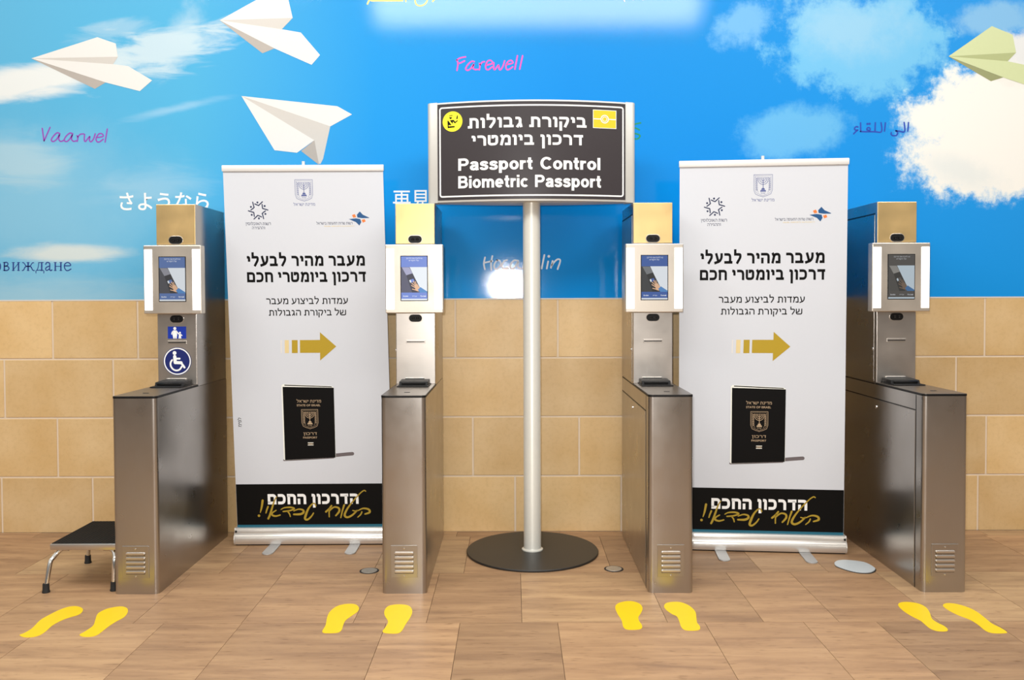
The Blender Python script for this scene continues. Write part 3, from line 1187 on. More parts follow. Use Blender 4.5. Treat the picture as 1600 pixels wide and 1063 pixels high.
def build_kiosk():
    t = thing('passport_gate_kiosk', 'kiosk', 'kiosk', (0, 0, 0), 0, GROUP_K)
    q = MB()
    q.prism(rounded_plan(HW, 0, LEN, 0.024), 0.0, PZ, 'z')
    ped = q.build('pedestal', 'steel', t, smooth_angle=30)
    q = MB()
    q.mat = 0
    q.prism(rounded_plan(HW+0.001, -0.001, TY+0.005, 0.024), PZ-0.0005, PZ+0.010, 'z', 0.001)
    q.mat = 1
    q.prism(rounded_plan(HW-0.003, 0.003, TY+0.003, 0.021), PZ+0.0099, PZ+0.0112, 'z')
    q.build('top_plate', ['black', 'top_steel'], t)
    # passport reader lying at the foot of the tower
    q = MB()
    q.box(-.086, .086, TY-.175, TY-.005, PZ+.011, PZ+.017, .002)
    rd = q.build('document_reader', 'black', t)
    q = MB().prism([(TY-.125, PZ+.0165), (TY-.118, PZ+.036), (TY-.015, PZ+.040), (TY-.008, PZ+.0165)], -.080, .080, 'x', .003)
    q.build('reader_hood', 'black', rd)
    q = MB().box(-.066, .066, TY-.1285, TY-.1225, PZ+.020, PZ+.032, .002)
    q.build('reader_mouth', 'black_gloss', rd)
    q = MB().box(-.06, .05, TY-.017, TY-.004, PZ+.039, PZ+.047, .002)
    q.build('reader_hinge', 'chrome', rd)
    q = MB().box(-.012, .018, .13, .142, PZ+.0108, PZ+.0128, .001)
    q.build('top_slot', 'black', t)
    # tower
    q = MB().box(-HW+.001, HW-.001, TY, LEN, PZ, 2.022, .004)
    tw = q.build('tower', 'steel', t, smooth_angle=30)
    q = MB().box(-HW+.003, HW-.003, TY-.004, TY+.002, 1.795, 2.020, .0015)
    q.build('upper_front_panel', 'brass', tw)
    q = MB().box(-HW+.003, HW-.003, TY-.004, TY+.002, PZ+.012, 1.402, .0015)
    lp = q.build('lower_front_panel', 'steel_face', tw)
    q = MB()
    q.mat = 0
    q.box(-.054, .054, TY-.0065, TY-.003, 1.231, 1.251, .0012)
    q.mat = 1
    q.box(-.050, .050, TY-.0075, TY-.004, 1.2375, 1.2425)
    q.build('card_slot', ['steel_face', 'black'], tw)

    def pill(cx, cz, hw, hh, y0, y1, bev):
        p = []
        for i in range(9):
            a = R(-90+180*i/8)
            p.append((cx+hw-hh+hh*math.cos(a), cz+hh*math.sin(a)))
        for i in range(9):
            a = R(90+180*i/8)
            p.append((cx-hw+hh+hh*math.cos(a), cz+hh*math.sin(a)))
        return MB().prism(p, y0, y1, 'y', bev)
    for cz, hw in ((1.819, .038), (1.374, .037)):
        cmr = pill(0, cz, hw, .0205, TY-.010, TY-.002, .0015).build('camera_window', 'black', t)
        pill(0, cz, hw+.0035, .024, TY-.0065, TY-.002, .001).build('camera_bezel', 'steel_face', t)
        q = MB()
        for dx in (-.012, .013):
            pr = [(0, 0), (.0075, 0), (.0085, .002), (.0085, .004)]
            b = MB().lathe([(0.0085, 0), (0.0085, .003), (.006, .0035), (0, .002)], 18)
            b.warp(lambda p, dx=dx: (p.x+dx, TY-.010-p.z, cz+p.y))
            q.add(b.v, b.f)
        q.build('camera_lens', 'black_gloss', cmr)
    # housing of the screen with its two light strips
    q = MB().box(-.161, .161, TY-.060, TY, 1.404, 1.787, .004)
    hs = q.build('screen_housing', 'housing', t)
    for sx in (-1, 1):
        q = MB().box(min(sx*.112, sx*.156), max(sx*.112, sx*.156), TY-.0625, TY-.057, 1.424, 1.764, .001)
        q.build('light_strip', 'strip', hs)
    q = MB()
    q.box(-.0765, .0765, TY-.0615, TY-.057, 1.4715, 1.7245, .0008)
    sc = q.build('screen', 'black_gloss', t)
    # side doors with locks (left flank)
    xl = -HW
    q = MB().box(xl-.0025, xl+.002, .085, LEN-.01, .02, .905, .001)
    d = q.build('service_door', 'steel', t)

    def lock(y, z, par):
        b = MB().lathe([(.009, 0), (.009, .003), (.006, .005), (0, .005)], 18)
        b.warp(lambda p: (xl-.0025-p.z, y+p.x, z+p.y))
        b.build('lock', 'chrome', par)
    lock(.55, .865, d)
    q = MB().box(xl-.0025, xl+.002, TY+.025, LEN-.01, 1.005, 1.95, .001)
    d = q.build('tower_door', 'steel', t)
    lock(.60, 1.19, d)
    for ya, yb, za, zb in ((.075, .082, .0, PZ-.002), (.085, LEN-.01, .907, .913), (TY+.015, LEN-.01, .990, .996), (TY+.025, LEN-.01, 1.953, 1.960)):
        MB().box(xl-.0006, xl+.002, ya, yb, za, zb).build('panel_gap', 'black', t)
    # vent plate at the foot
    q = MB().box(-.067, .067, -.004, .001, .083, .245, .0012)
    q.box(-.067, .067, -.0055, -.001, .241, .2455, .0008)
    vp = q.build('vent_plate', 'steel', t)
    for i in range(5):
        zc = .207-i*.0232
        b = pill(0, zc, .049, .0075, -.0105, -.003, .003)
        b.build('louver', 'steel_face', vp)
        q2 = MB().box(-.047, .047, -.0048, -.0035, zc-.0105, zc-.0065)
        q2.build('louver_gap', 'black', vp)
    for zc in (.231, .092):
        b = MB().lathe([(.004, 0), (.004, .002), (0, .003)], 12)
        b.warp(lambda p: (p.x, -.004-p.z, zc+p.y))
        b.build('screw', 'chrome', vp)
    q = MB().prism(rounded_plan(HW-.0005, 0.0005, LEN, 0.024), 0.0, 0.004, 'z')
    return t, sc


KY = -1.13
k1, sc1 = build_kiosk()
kx = []
for pxl, pxr in ((173.7, 173.7), (594.8, 594.8), (1083.6, 1083.6), (1513.5, 1513.5)):
    a = on_plane(pxl, 618, KY)
    b = on_plane(pxr, 618, KY)
    kx.append(a.x+(HW if pxl < 800 else -HW))
print('kiosk x', kx, on_plane(200, 618, KY), on_floor(215, 932), on_floor(635, 930), on_floor(1475, 931))
labels = ['steel gate kiosk with wheelchair and family stickers, beside the black step stool',
          'steel gate kiosk just left of the passport control sign pole, bright screen',
          'steel gate kiosk between the passport control sign and the right roll-up banner',
          'steel gate kiosk at the far right with a dim grey screen']
smats = [screen_mats('soft_screen', .75, (92, 120, 176), (78, 78, 84)), screen_mats('bright_screen', 1.0, (116, 140, 214), (92, 92, 112)),
         screen_mats('clear_screen', .8, (62, 96, 166), (60, 62, 64)), screen_mats('dim_screen', .45, (104, 100, 96), (98, 96, 92))]
smats[3][1] = glow('dim_screen_pale', (190, 205, 215), .75)
smats[3][5] = glow('dim_screen_hand', (140, 116, 96), .5)
kiosks = [k1]
for i in range(1, 4):
    kiosks.append(copy_tree(k1))
for i, kq in enumerate(kiosks):
    kq.location = (kx[i], KY, 0)
    kq['label'] = labels[i]
    scr = [c for c in kq.children if c.name.split('.')[0] == 'screen'][0]
    screen_picture('screen_picture', scr, smats[i])
# stickers on the first kiosk's tower
YS = TY-.0045
q = MB()
q.mat = 0
q.rect(-.052, .052, 1.262, 1.331, YS)
q.mat = 1
yy = YS-.0004
q.disc(-.012, 1.320, .0085, yy, 20)
q.poly([(-.022, 1.309), (-.002, 1.309), (.001, 1.285), (-.003, 1.263), (-.010, 1.263), (-.012, 1.278), (-.014, 1.263), (-.021, 1.263), (-.025, 1.285)], yy)
q.stroke([(-.021, 1.306), (-.028, 1.296), (-.029, 1.288)], .006, yy)
q.stroke([(-.003, 1.306), (.005, 1.294), (.011, 1.288)], .006, yy)
q.disc(.017, 1.296, .0055, yy, 16)
q.poly([(.011, 1.288), (.022, 1.288), (.024, 1.263), (.018, 1.263), (.0165, 1.272), (.015, 1.263), (.009, 1.263)], yy)
q.stroke([(.021, 1.287), (.028, 1.280)], .005, yy)
o = q.build('family_sticker', ['blue_sticker', 'white_print'], k1)
o['label'] = 'blue sticker with white adult and child figures'
q = MB()
cz = 1.134
q.mat = 0
q.disc(0, cz, .0795, YS, 48)
q.mat = 1
q.ring(0, cz, .0700, .0765, YS-.0004, n=48)
s = .0795/198.0


def wpnt(pts):
    return [((a-302)*s, cz-(b-567)*s) for a, b in pts]


yy = YS-.0004
(a, b), = wpnt([(264, 450)])
q.disc(a, b, 27*s, yy, 20)
q.stroke(wpnt([(266, 500), (272, 585)]), 46*s, yy, False)
q.stroke(wpnt([(272, 585), (355, 588)]), 42*s, yy-.0001, False)
q.stroke(wpnt([(280, 530), (335, 530)]), 26*s, yy-.0001, False)
q.stroke(wpnt([(355, 588), (402, 655)]), 30*s, yy-.0002, False)
q.stroke(wpnt([(228, 550), (206, 590), (212, 640), (245, 682), (290, 697), (335, 682), (365, 640)]), 24*s, yy-.0003)
o = q.build('wheelchair_sticker', ['navy_sticker', 'white_print'], k1)
o['label'] = 'round navy sticker with white wheelchair symbol'


# ------------------------------------------------------------------ roll-up banners
BW, BH = 0.945, 2.145


def bxy(px, py):
    """A spot read on the left banner -> metres on the sheet (x from its middle, z from its lower edge)."""
    xl = 349.5+(py-264)*17.5/560
    xr = 598.0+(py-264)*12.0/560
    return ((px-xl)/(xr-xl)-.5)*BW, (824-py)/560.0*BH


def build_banner(skew):
    t = thing('roll_up_banner', 'banner', 'banner', (0, 0, 0), 0, 'roll-up banners about the smart passport')
    pts = [(-.045, .008), (-.052, .020), (-.055, .040), (-.050, .060), (-.040, .068), (-.036, .072), (-.036, .092), (-.030, .102), (.030, .102), (.045, .085), (.052, .04), (.045, .008)]
    q = MB().prism(pts, -BW/2-.004, BW/2+.004, 'x', .002)
    cas = q.build('cassette', 'cassette', t, smooth_angle=35)
    for sx in (-1, 1):
        q = MB()
        q.mat = 0
        q.prism([(p[0]*1.04, p[1]*1.02+.0) for p in pts], sx*(BW/2+.004), sx*(BW/2+.009), 'x', .001)
        q.mat = 1
        q.box(min(sx*(BW/2-.006), sx*(BW/2+.004)), max(sx*(BW/2-.006), sx*(BW/2+.004)), -.042, -.034, .078, .090)
        q.build('cassette_cap', ['cassette', 'black'], cas)
    q = MB().box(-BW/2, BW/2, -.04, .04, .002, .010)
    q.build('cassette_shade_strip', 'black', cas)  # black strip added as the shadow line under the cassette
    for px in (-.235, .245):
        p = []
        for i in range(9):
            a = R(180+180*i/8)
            p.append((px+.032*math.cos(a), -.205+.032*math.sin(a)))
        p += [(px+.032, .05), (px-.032, .05)]
        q = MB().prism(p, .0, .007, 'z', .0015)
        q.build('foot', 'foot_metal', t)
    q = MB().tube([(0.0, .022, .09), (-skew*1.1, .014, 1.2), (-skew*BH, .009, BH+.155)], .009, 12)
    pole = q.build('support_pole', 'bar', t)
    def SK(p):
        return (p.x-skew*p.z, p.y, p.z)
    sheet = MB()
    n, mrow = 8, 24
    vs, fs = [], []
    for j in range(mrow+1):
        for i in range(n+1):
            u = i/n-.5
            vs.append((u*BW, 0.0, BH*j/mrow))
    for j in range(mrow):
        for i in range(n):
            a = j*(n+1)+i
            fs.append((a, a+1, a+n+2, a+n+1))
    sheet.add(vs, fs)
    sheet.add([(p[0], .0006, p[2]) for p in vs], [f[::-1] for f in fs])
    sheet.warp(SK)
    sh = sheet.build('banner_sheet', 'banner', t)
    q = MB().prism([(-.008, -.004), (-.011, .004), (-.011, .026), (-.006, .032), (.006, .032), (.011, .026), (.011, .004), (.008, -.004)], -BW/2-.004, BW/2+.004, 'x', .001)
    q.warp(lambda p: (p.x-skew*BH, p.y, p.z+BH))
    bar = q.build('top_bar', 'bar', t, smooth_angle=40)
    Y = -.0006
    Y2, Y3, Y4 = Y*2, Y*3, Y*4

    def put(name, mats, q, label=None):
        q.warp(SK)
        o = q.build(name, mats, sh)
        if label:
            o['label'] = label

    def bt(q, s, xa, xb, ybase, ytop, y=Y, ref='ר', bold=0.0):
        a, zb = bxy(xa, ybase)
        b, _ = bxy(xb, ybase)
        _, zt = bxy(xa, ytop)
        q.text(s, a, b, zb, zt-zb, y, ref, bold)

    def bpts(pts, sc=1.0, ox=0.0, oy=0.0):
        return [bxy(ox+a*sc, oy+b*sc) for a, b in pts]

    q = MB()
    a, z = bxy(474.8, 294.8)
    crest(q, a, z, .104, .128, Y, .0026)
    bt(q, heb('מדינת ישראל'), 458.6, 492, 318, 314.2)
    put('state_crest', 'crest_blue', q, 'blue menorah crest')
    # population authority mark: six little figures in a star
    q = MB()
    cx, cz_ = bxy(403.6, 325)
    u = .0565
    for i in range(6):
        a0 = R(18+60*i)
        ca, sa = math.cos(a0), math.sin(a0)

        def T(p):
            return (cx+u*(p[0]*ca-p[1]*sa), cz_+u*(p[0]*sa+p[1]*ca))
        q.stroke([T((.98, -.28)), T((.62, -.02)), T((.52, .06)), T((.60, .46))], .0062, Y)
        hx, hz = T((.80, .22))
        q.disc(hx, hz, .0058, Y, 14)
    bt(q, heb('רשות האוכלוסין'), 384, 423, 347.6, 343.6)
    bt(q, heb('וההגירה'), 394, 414, 354, 350.2)
    put('authority_logo', 'navy', q, 'dark star of six small figures')
    # airports mark
    q = MB()
    q.mat = 0
    q.poly(bpts([(905, 357), (925, 378), (965, 396), (962, 399), (920, 399), (890, 395), (886, 378)], 1/4.089, 340, 240), Y)
    q.poly(bpts([(835, 405), (880, 400), (908, 405), (914, 424), (902, 446), (880, 424)], 1/4.089, 340, 240), Y)
    q.mat = 1
    q.poly(bpts([(855, 380), (873, 373), (882, 392), (864, 397)], 1/4.089, 340, 240), Y)
    q.poly(bpts([(916, 410), (936, 405), (942, 420), (924, 428)], 1/4.089, 340, 240), Y)
    q.mat = 2
    bt(q, heb('רשות שדות התעופה בישראל'), 494, 550, 347.2, 343.6)
    q.mat = 3
    bt(q, 'ISRAEL AIRPORTS AUTHORITY', 506, 553, 350.8, 348.9, ref='B')
    put('airports_logo', ['logo_blue', 'logo_orange', 'navy', 'gold_mid'], q, 'blue and orange bird logo')
    q = MB()
    bt(q, heb('מעבר מהיר לבעלי'), 385.7, 568.7, 411.2, 395.3, bold=.25)
    put('heading', 'ink', q)
    q = MB()
    bt(q, heb('דרכון ביומטרי חכם'), 385.7, 570.4, 436.2, 420.4, bold=.25)
    put('heading', 'ink', q)
    q = MB()
    bt(q, heb('עמדות לביצוע מעבר'), 415, 541.8, 470.4, 461.3, bold=.18)
    put('subheading', 'ink', q)
    q = MB()
    bt(q, heb('של ביקורת הגבולות'), 418.7, 538.8, 488.4, 479.6, bold=.18)
    put('subheading', 'ink', q)
    q = MB()
    q.mat = 0
    q.poly(bpts([(466.6, 526.7), (497.8, 526.7), (497.8, 514.6), (523, 537), (497.8, 559), (497.8, 546.8), (466.6, 546.8)]), Y)
    q.poly(bpts([(454, 526.7), (463, 526.7), (463, 547), (454, 547)]), Y)
    q.mat = 1
    q.poly(bpts([(443, 526.7), (449.4, 526.7), (449.4, 547), (443, 547)]), Y)
    q.mat = 2
    q.poly(bpts([(436.6, 526.7), (438.4, 526.7), (438.4, 547), (436.6, 547)]), Y)
    put('arrow', ['gold', 'gold_mid', 'gold_pale'], q, 'gold arrow pointing right')
    # picture of a passport
    q = MB()
    sc8, ox, oy = 1/7.085, 430, 580
    q.mat = 3  # shadow strokes drawn into the passport picture
    q.stroke(bpts([(640, 915), (740, 905), (828, 898)], sc8, ox, oy), .021, Y)
    q.stroke(bpts([(75, 965), (300, 955), (620, 938)], sc8, ox, oy), .012, Y)
    q.mat = 1
    q.poly(bpts([(52, 128), (70, 112), (600, 135), (628, 150), (645, 938), (85, 967), (72, 960)], sc8, ox, oy), Y2)
    q.mat = 0
    q.poly(bpts([(85, 118), (600, 140), (612, 150), (85, 128)], sc8, ox, oy), Y3)
    q.poly(bpts([(65, 142), (628, 155), (642, 938), (86, 965)], sc8, ox, oy), Y3)
    q.mat = 2
    a, z = bxy(481.2, 651.5)
    crest(q, a, z, .098, .118, Y4, .0026)
    bt(q, heb('מדינת ישראל'), 461, 498.7, 625, 621, Y4, bold=.01)
    bt(q, 'STATE OF ISRAEL', 461, 497.7, 630.9, 627.9, Y4, 'B', .01)
    bt(q, heb('דרכון'), 471, 492, 676.4, 672.4, Y4, bold=.01)
    bt(q, 'PASSPORT', 470.6, 492.4, 682, 679.2, Y4, 'B', .01)
    q.mat = 1
    q.poly(bpts([(477.7, 688.4), (486.5, 688.4), (486.5, 689.4), (477.7, 689.4)]), Y4)
    q.poly(bpts([(477.7, 692), (486.5, 692), (486.5, 693), (477.7, 693)]), Y4)
    q.mat = 2
    a, z = bxy(482.1, 690.7)
    q.ring(a, z, .0035, .0065, Y4, n=16)
    q.stroke([(a-.016, z), (a-.007, z)], .0025, Y4)
    q.stroke([(a+.007, z), (a+.016, z)], .0025, Y4)
    put('passport_picture', ['ink', 'pass_edge', 'pass_gold', 'pass_shadow'], q, 'picture of a black passport with gold crest')
    q = MB()
    q.mat = 0
    z0, z1 = bxy(400, 819.6)[1], bxy(400, 754.5)[1]
    q.rect(-BW/2+.001, BW/2-.001, z0, z1, Y)
    q.mat = 1
    q.rect(-BW/2+.001, BW/2-.001, bxy(400, 824)[1], z0, Y)
    q.mat = 2
    bt(q, heb('הדרכון החכם'), 414.8, 556, 786.9, 770.4, Y2, bold=.27)
    put('footer_band', ['band', 'teal', 'white_print'], q, 'black footer band with white lettering')
    q = MB()
    s7 = 1/7.27

    def g(pts, w):
        w = [x*s7*.0038 for x in w] if isinstance(w, (list, tuple)) else w*s7*.0038
        q.stroke(bpts(pts, s7, 380, 750), w, Y3)
    g([(194, 222), (182, 300), (166, 362)], [26, 22, 10])
    a, z = bxy(380+151*s7, 750+399*s7)
    q.disc(a, z, 15*s7*.0038, Y3, 14)
    g([(254, 294), (240, 332), (230, 368)], [20, 18, 14])
    g([(352, 180), (325, 230), (300, 310), (275, 390), (256, 434)], [10, 16, 22, 24, 22])
    g([(345, 338), (305, 365), (300, 392), (340, 405), (392, 392)], [14, 18, 22, 20, 14])
    g([(400, 328), (440, 308), (510, 304), (550, 320), (500, 342), (425, 352)], [10, 16, 20, 20, 18, 16])
    g([(470, 345), (495, 378), (505, 412)], [16, 16, 12])
    g([(545, 346), (600, 326), (648, 336), (655, 362), (620, 384), (545, 386)], [12, 16, 22, 26, 26, 20])
    g([(795, 290), (783, 262), (755, 266), (712, 318), (682, 390), (672, 438), (700, 448), (742, 412), (768, 372)], [14, 14, 16, 22, 28, 26, 22, 18, 14])
    g([(908, 358), (945, 325), (972, 288)], [22, 22, 20])
    g([(955, 305), (945, 360), (946, 418)], [16, 16, 14])
    g([(950, 345), (1000, 305), (1052, 315), (1058, 355), (1020, 404)], [16, 18, 22, 24, 18])
    g([(1115, 282), (1096, 345), (1076, 428)], [22, 18, 14])
    g([(1360, 122), (1340, 113), (1292, 150), (1205, 250), (1145, 335), (1120, 400), (1150, 424), (1205, 400), (1262, 345)], [12, 14, 14, 16, 22, 26, 24, 22, 16])
    g([(1212, 345), (1240, 352), (1262, 342)], [12, 14, 12])
    g([(1270, 348), (1330, 322), (1392, 334), (1402, 368), (1350, 388)], [12, 18, 24, 26, 16])
    g([(1315, 362), (1302, 392), (1268, 424)], [16, 16, 12])
    put('slogan_script', 'script_gold', q, 'gold handwritten slogan')
    q = MB()
    b = MB().text(heb('לפ״מ'), 0, .055, 0, .018, 0, 'ר', .01)
    a, z = bxy(374.8, 663)
    q.add([(a-p.z, Y, z+p.x) for p in b.v], b.f)
    put('side_mark', 'ink', q)
    # the fabric and its bar hang on the pole: same slant for both
    return t, sh, bar, pole


b1, sh1, bar1, pole1 = build_banner(.016)
b2, sh2, bar2, pole2 = build_banner(0.0)


def place_banner(t, loc, rotz, lean, tilt):
    t.location = loc
    t.rotation_euler = (0, 0, rotz)
    for c in t.children:
        n = c.name.split('.')[0]
        if n in ('banner_sheet', 'top_bar'):
            c.location = (0, -.006, .100)
            c.rotation_euler = (lean, tilt, 0)
        elif n == 'support_pole':
            c.rotation_euler = (lean, tilt, 0)


p = on_floor(368, 849.5)
print('left banner end', p)
place_banner(b1, (p.x+BW/2+.016, p.y+.0, 0), R(0.5), R(2.0), R(-0.1))
b1['label'] = 'white roll-up banner on the left, between the wheelchair-sticker kiosk and its right neighbour'
pa, pb = on_floor(1086, 857.5), on_floor(1324, 863.5)
an = math.atan2(pb.y-pa.y, pb.x-pa.x)
print('right banner', pa, pb, math.degrees(an))
ce = pb - Vector((math.cos(an), math.sin(an), 0))*(BW/2+.024)
place_banner(b2, (ce.x, ce.y, 0), an, R(1.2), R(0.0))
b2['label'] = 'white roll-up banner on the right, standing just left of the far right kiosk'

# ------------------------------------------------------------------ the sign on its pole
pc = on_floor(833.0, 862)
pc.x -= .004
SG = thing('passport_control_sign', 'dark curved Passport Control sign on a silver pole with round black base', 'sign', (pc.x, pc.y, 0))
print('sign', pc)
MB().lathe([(0, 0), (.383, 0), (.385, .003), (.385, .009), (.382, .012), (.06, .0125), (0, .0125)], 96).build('base_plate', 'disc', SG, smooth_angle=30)
q = MB().lathe([(.062, .012), (.062, .018), (.052, .024), (.0505, .03), (.0505, 2.06), (0, 2.06)], 40)
q.build('pole', 'pole', SG, smooth_angle=40)
SZ0, SZ1, SHW, SAG, ED = 2.035, 2.605, .586, .100, .030


def arc(x):
    return -(ED+SAG*(1-(x/SHW)**2))


q = MB()
n = 28
front = [(-SHW+2*SHW*i/n, arc(-SHW+2*SHW*i/n)) for i in range(n+1)]
back = [(p[0], -p[1]) for p in front[::-1]]
q.prism(front+back, SZ0, SZ1, 'z', .003)
box = q.build('sign_box', 'alu', SG, smooth_angle=40)
for sx in (-1, 1):
    pts = []
    for i in range(13):
        a = R(-90+180*i/12)
        pts.append((sx*(SHW-.012+.024*math.cos(a)), .036*math.sin(a)))
    pts += [(sx*(SHW-.046), .052), (sx*(SHW-.046), arc(SHW-.046)-.003)]
    MB().prism(pts, SZ0-.002, SZ1+.002, 'z', .002).build('end_column', 'alu', SG, smooth_angle=40)
PXW = SHW-.048


def curved(q, off):
    return q.warp(lambda p: (p.x, arc(p.x)-off+p.y, p.z))


q = MB()
n = 40
vs, fs = [], []
for i in range(n+1):
    x = -PXW+2*PXW*i/n
    vs += [(x, 0, SZ0+.012), (x, 0, SZ1-.010)]
for i in range(n):
    fs.append((2*i, 2*i+2, 2*i+3, 2*i+1))
q.add(vs, fs)
q2 = MB()
q2.add([(p[0], .002, p[2]) for p in vs], [f[::-1] for f in fs])
q.add(q2.v, q2.f)
panel = curved(q, .003).build('sign_panel', 'sign_black', SG)


def sxz(px, py):
    x = 0.0
    for _ in range(4):
        p = on_plane(px, py, pc.y+arc(x)-.0045)
        x = max(-PXW, min(PXW, p.x-pc.x))
    return p.x-pc.x, p.z


def st(q, s, xa, xb, yb, yt, ref, bold):
    a, zb = sxz(xa, yb)
    b, _ = sxz(xb, yb)
    _, zt = sxz(xa, yt)
    zb = sxz((xa+xb)/2, yb)[1]
    zt = sxz((xa+xb)/2, yt)[1]
    q.text(s, a, b, zb, zt-zb, 0, ref, bold)


q = MB()
# border line with rounded corners
ix, z0, z1, r = PXW-.014, SZ0+.032, SZ1-.032, .012
loop = []
for cx, cz_, a0 in ((ix-r, z1-r, 0), (-ix+r, z1-r, 90), (-ix+r, z0+r, 180), (ix-r, z0+r, 270)):
    for i in range(6):
        a = R(a0+90*i/5)
        loop.append((cx+r*math.cos(a), cz_+r*math.sin(a)))
fine = []
for i in range(len(loop)):
    a, b = loop[i], loop[(i+1) % len(loop)]
    m_ = max(1, int(math.hypot(b[0]-a[0], b[1]-a[1])/.03))
    for j in range(m_):
        fine.append((a[0]+(b[0]-a[0])*j/m_, a[1]+(b[1]-a[1])*j/m_))
fine.append(fine[0])
q.stroke(fine, .0085, 0, smooth=False)
curved(q, .0045).build('border_line', 'white_print', panel)
q = MB()
st(q, heb('ביקורת גבולות'), 731, 916.5, 198.6, 182.4, 'ר', .235)
st(q, heb('דרכון ביומטרי'), 737, 911, 226.4, 210.2, 'ר', .235)
curved(q, .0045).build('lettering', 'white_print', panel)
q = MB()
st(q, 'Passport Control', 716, 938, 264.6, 245.4, 'B', .9)
st(q, 'Biometric Passport', 716, 939, 292.4, 273.2, 'B', .9)
curved(q, .0045).build('lettering', 'white_print', panel)
q = MB()
a, z = sxz(707, 190)
q.mat = 0
q.disc(a, z, .0575, 0, 40)
q.mat = 1
sq = .0575*2/770.0


def ip(pts):
    return [(a+(x-400)*sq, z-(yv-590)*sq) for x, yv in pts]


for pts in ([(270, 355), (400, 350), (395, 372), (275, 376)], [(265, 425), (385, 425), (345, 490), (305, 490)],
            [(545, 500), (575, 380), (608, 360), (605, 470), (580, 505)],
            [(205, 545), (235, 548), (360, 720), (245, 722), (245, 765), (480, 765), (485, 815), (215, 830)],
            [(295, 540), (430, 530), (460, 548), (500, 610), (600, 545), (600, 580), (500, 660), (475, 650), (420, 580), (405, 680)]):
    q.poly(ip(pts), -.0006)
curved(q, .0045).build('customs_icon', ['yellow_print', 'ink'], panel)
q = MB()
q.mat = 1
a0, z0 = sxz(926.5, 200)
a1, z1 = sxz(963, 173)
q.rect(a0, a1, z0, z1, 0)
q.mat = 0
q.rect(a0+.003, a1-.003, z0+.003, z1-.003, -.0004)
q.mat = 1
ax, az = (a0+a1)/2, (z0+z1)/2
q.rect(a0+.003, ax-.022, az-.0025, az+.0025, -.0008)
q.rect(ax+.022, a1-.003, az-.0025, az+.0025, -.0008)
q.ring(ax, az, .019, .024, -.0008)
q.ring(ax, az, .011, .014, -.0008)
curved(q, .0045).build('biometric_icon', ['amber_print', 'white_print'], panel)

# ------------------------------------------------------------------ step stool
sf = on_floor(79, 850, .24)
sb = on_floor(139.5, 814.5, .24)
print('stool', sf, sb, on_floor(72, 930), on_floor(137, 884), on_floor(179, 925))
sx0, sx1, sy0, sy1 = -2.375, -2.035, sf.y, sb.y
ST = thing('step_stool', 'low chrome step stool with a black rubber top beside the wheelchair-sticker kiosk', 'stool', ((sx0+sx1)/2, (sy0+sy1)/2, 0))
hx, hy = (sx1-sx0)/2, (sy1-sy0)/2
MB().box(-hx, hx, -hy, hy, .206, .2385, .004).build('rim', 'steel_face', ST, smooth_angle=40)
q = MB().box(-hx+.006, hx-.006, -hy+.006, hy-.006, .234, .2415, .003)
for i in range(18):
    xx = -hx+.02+i*(2*hx-.04)/17
    q.box(xx-.003, xx+.003, -hy+.012, hy-.012, .241, .2428, .0006, 1)
q.build('top_mat', 'mat', ST)
for sx in (-1, 1):
    for sy in (-1, 1):
        ft = {(-1, -1): on_floor(72, 926), (-1, 1): on_floor(137.5, 880), (1, -1): on_floor(178, 923), (1, 1): on_floor(222, 880)}[(sx, sy)]
        fx, fy = ft.x-(sx0+sx1)/2, ft.y-(sy0+sy1)/2
        x0, y0 = sx*(hx-.050), sy*(hy-.035)
        pts = [(x0-sx*.03, y0, .205), (x0, y0, .204), (x0+sx*.020, y0+sy*.003, .192)] + [(x0+sx*.03+(fx-x0-sx*.03)*t, y0+(fy-y0)*t, .168*(1-u)+.012*u) for t, u in ((.35, .02), (.62, .16), (.95, .8), (1, 1))]
        P3 = [Vector(pp) for pp in pts]
        sm_, _ = spline(P3, [1]*len(P3), 5)
        lg = MB().tube(sm_, .0115, 16).build('leg', 'chrome', ST, smooth_angle=50)
        MB().lathe([(0, 0), (.0185, 0), (.019, .004), (.0165, .012), (.0155, .045), (.012, .046)], 24, fx, fy).build('rubber_foot', 'rubber', lg, smooth_angle=40)

# ------------------------------------------------------------------ floor stickers and floor caps
def footprint(pts, ox, label):
    w = [on_floor(ox+a/4.0, 840+b/4.0) for a, b in pts]
    c = sum(w, Vector())/len(w)
    loc = [Vector((v.x-c.x, v.y-c.y)) for v in w]
    sm_, _ = spline(loc, [1]*len(loc), 4, True)
    q = MB().prism([(v.x, v.y) for v in sm_], 0.0, .0012, 'z')
    o = q.build('footprint_sticker', 'sticker', None, (c.x, c.y, 0.0))
    tag(o, label, 'floor sticker', 'yellow footprint stickers')


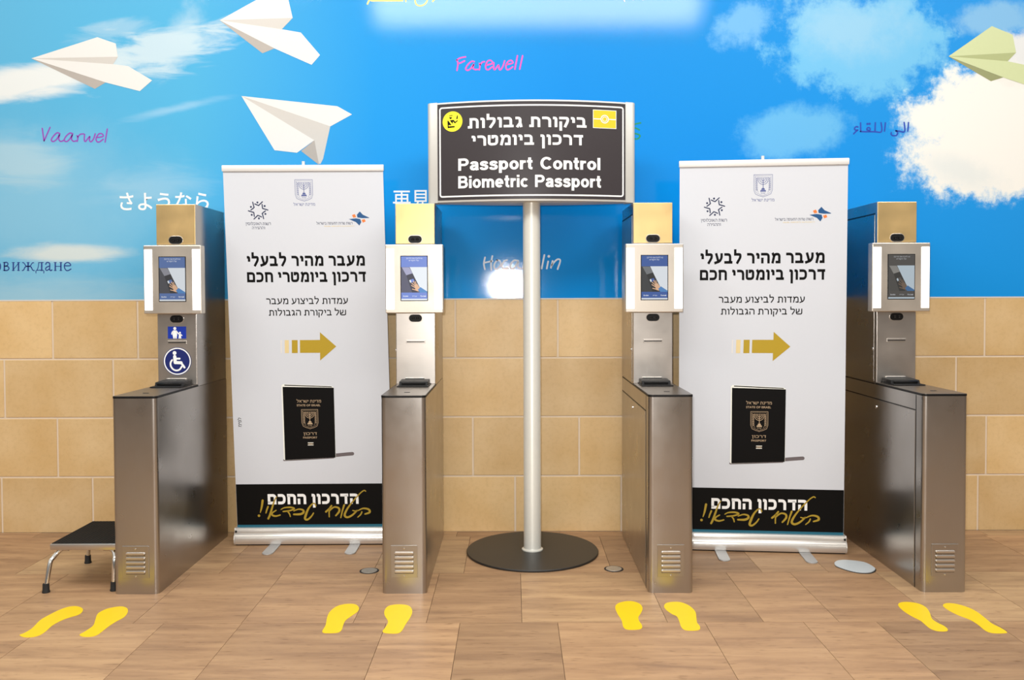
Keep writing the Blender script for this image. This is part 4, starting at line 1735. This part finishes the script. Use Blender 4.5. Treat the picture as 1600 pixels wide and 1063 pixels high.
footprint([(122, 612), (150, 600), (200, 570), (250, 520), (300, 490), (370, 455), (430, 435), (480, 432), (515, 445), (515, 465), (490, 485), (440, 500), (390, 518), (330, 550), (290, 585), (250, 612), (200, 625), (150, 625)], 0,
          'yellow left-foot floor sticker in front of the step stool, leftmost of all')
footprint([(497, 610), (530, 590), (580, 555), (595, 520), (610, 480), (650, 455), (700, 440), (760, 433), (795, 445), (798, 470), (775, 500), (730, 525), (690, 550), (650, 580), (610, 610), (570, 622), (520, 622)], 0,
          'yellow right-foot floor sticker before the wheelchair-sticker kiosk')
footprint([(415, 585), (435, 550), (445, 500), (465, 462), (510, 430), (570, 417), (620, 420), (643, 440), (635, 465), (600, 490), (560, 520), (545, 550), (535, 580), (510, 597), (450, 600), (420, 597)], 400,
          'yellow left-foot floor sticker before the left roll-up banner')
footprint([(792, 585), (815, 555), (825, 525), (805, 490), (803, 460), (825, 432), (870, 421), (920, 421), (960, 432), (977, 462), (965, 500), (935, 545), (915, 580), (890, 600), (840, 602), (800, 597)], 400,
          'yellow right-foot floor sticker before the kiosk left of the sign pole')
footprint([(645, 440), (660, 415), (710, 401), (760, 402), (800, 418), (816, 445), (805, 475), (790, 500), (795, 525), (812, 550), (810, 570), (780, 578), (720, 577), (695, 560), (685, 520), (660, 480)], 800,
          'yellow left-foot floor sticker right of the sign base, first of that pair')
footprint([(950, 432), (965, 412), (1010, 404), (1060, 408), (1110, 430), (1145, 465), (1152, 500), (1157, 535), (1173, 555), (1172, 578), (1130, 584), (1080, 580), (1057, 560), (1045, 525), (1030, 495), (1000, 480), (965, 455)], 800,
          'yellow right-foot floor sticker before the kiosk right of the sign pole')
footprint([(813, 425), (830, 408), (880, 405), (940, 415), (985, 437), (1010, 470), (1025, 510), (1060, 535), (1100, 555), (1123, 575), (1115, 588), (1060, 587), (1015, 572), (980, 545), (950, 520), (900, 495), (845, 460)], 1200,
          'yellow left-foot floor sticker just left of the far right kiosk front')
footprint([(1093, 428), (1115, 413), (1170, 416), (1240, 435), (1300, 463), (1350, 500), (1400, 540), (1450, 565), (1490, 590), (1485, 600), (1410, 600), (1360, 585), (1310, 545), (1260, 515), (1190, 488), (1130, 458)], 1200,
          'yellow right-foot floor sticker before the far right kiosk, rightmost of all')

for px, py, lab in ((577, 892.5, 'small round metal floor socket before the left roll-up banner'), (959, 889.5, 'small round metal floor socket right of the black sign base')):
    c = on_floor(px, py)
    t = thing('floor_socket', lab, 'floor socket', (c.x, c.y, 0), 0, 'round metal floor sockets')
    MB().lathe([(0, 0), (.053, 0), (.053, .0015), (.048, .003), (.044, .002), (0, .002)], 32).build('socket_ring', 'plate_edge', t)
    MB().lathe([(.044, .0015), (.043, .0035), (0, .0038)], 32).build('socket_lid', 'socket', t)
w = [on_floor(1200+a/4.0, 840+b/4.0) for a, b in ((415, 162), (440, 149), (500, 147), (600, 160), (655, 186), (672, 206), (640, 224), (570, 224), (500, 210), (440, 190), (418, 178))]
c = sum(w, Vector())/len(w)
sm_, _ = spline([Vector((v.x-c.x, v.y-c.y)) for v in w], [1]*len(w), 4, True)
t = thing('floor_plate', 'large pale oval floor plate beside the far right kiosk', 'floor plate', (c.x, c.y, 0))
MB().prism([(v.x*1.0, v.y*1.0-.008) for v in sm_], 0.0, .0025, 'z').build('plate_rim', 'plate_edge', t)
MB().prism([(v.x*.985, v.y*.985) for v in sm_], .0025, .006, 'z').build('plate_lid', 'plate', t)
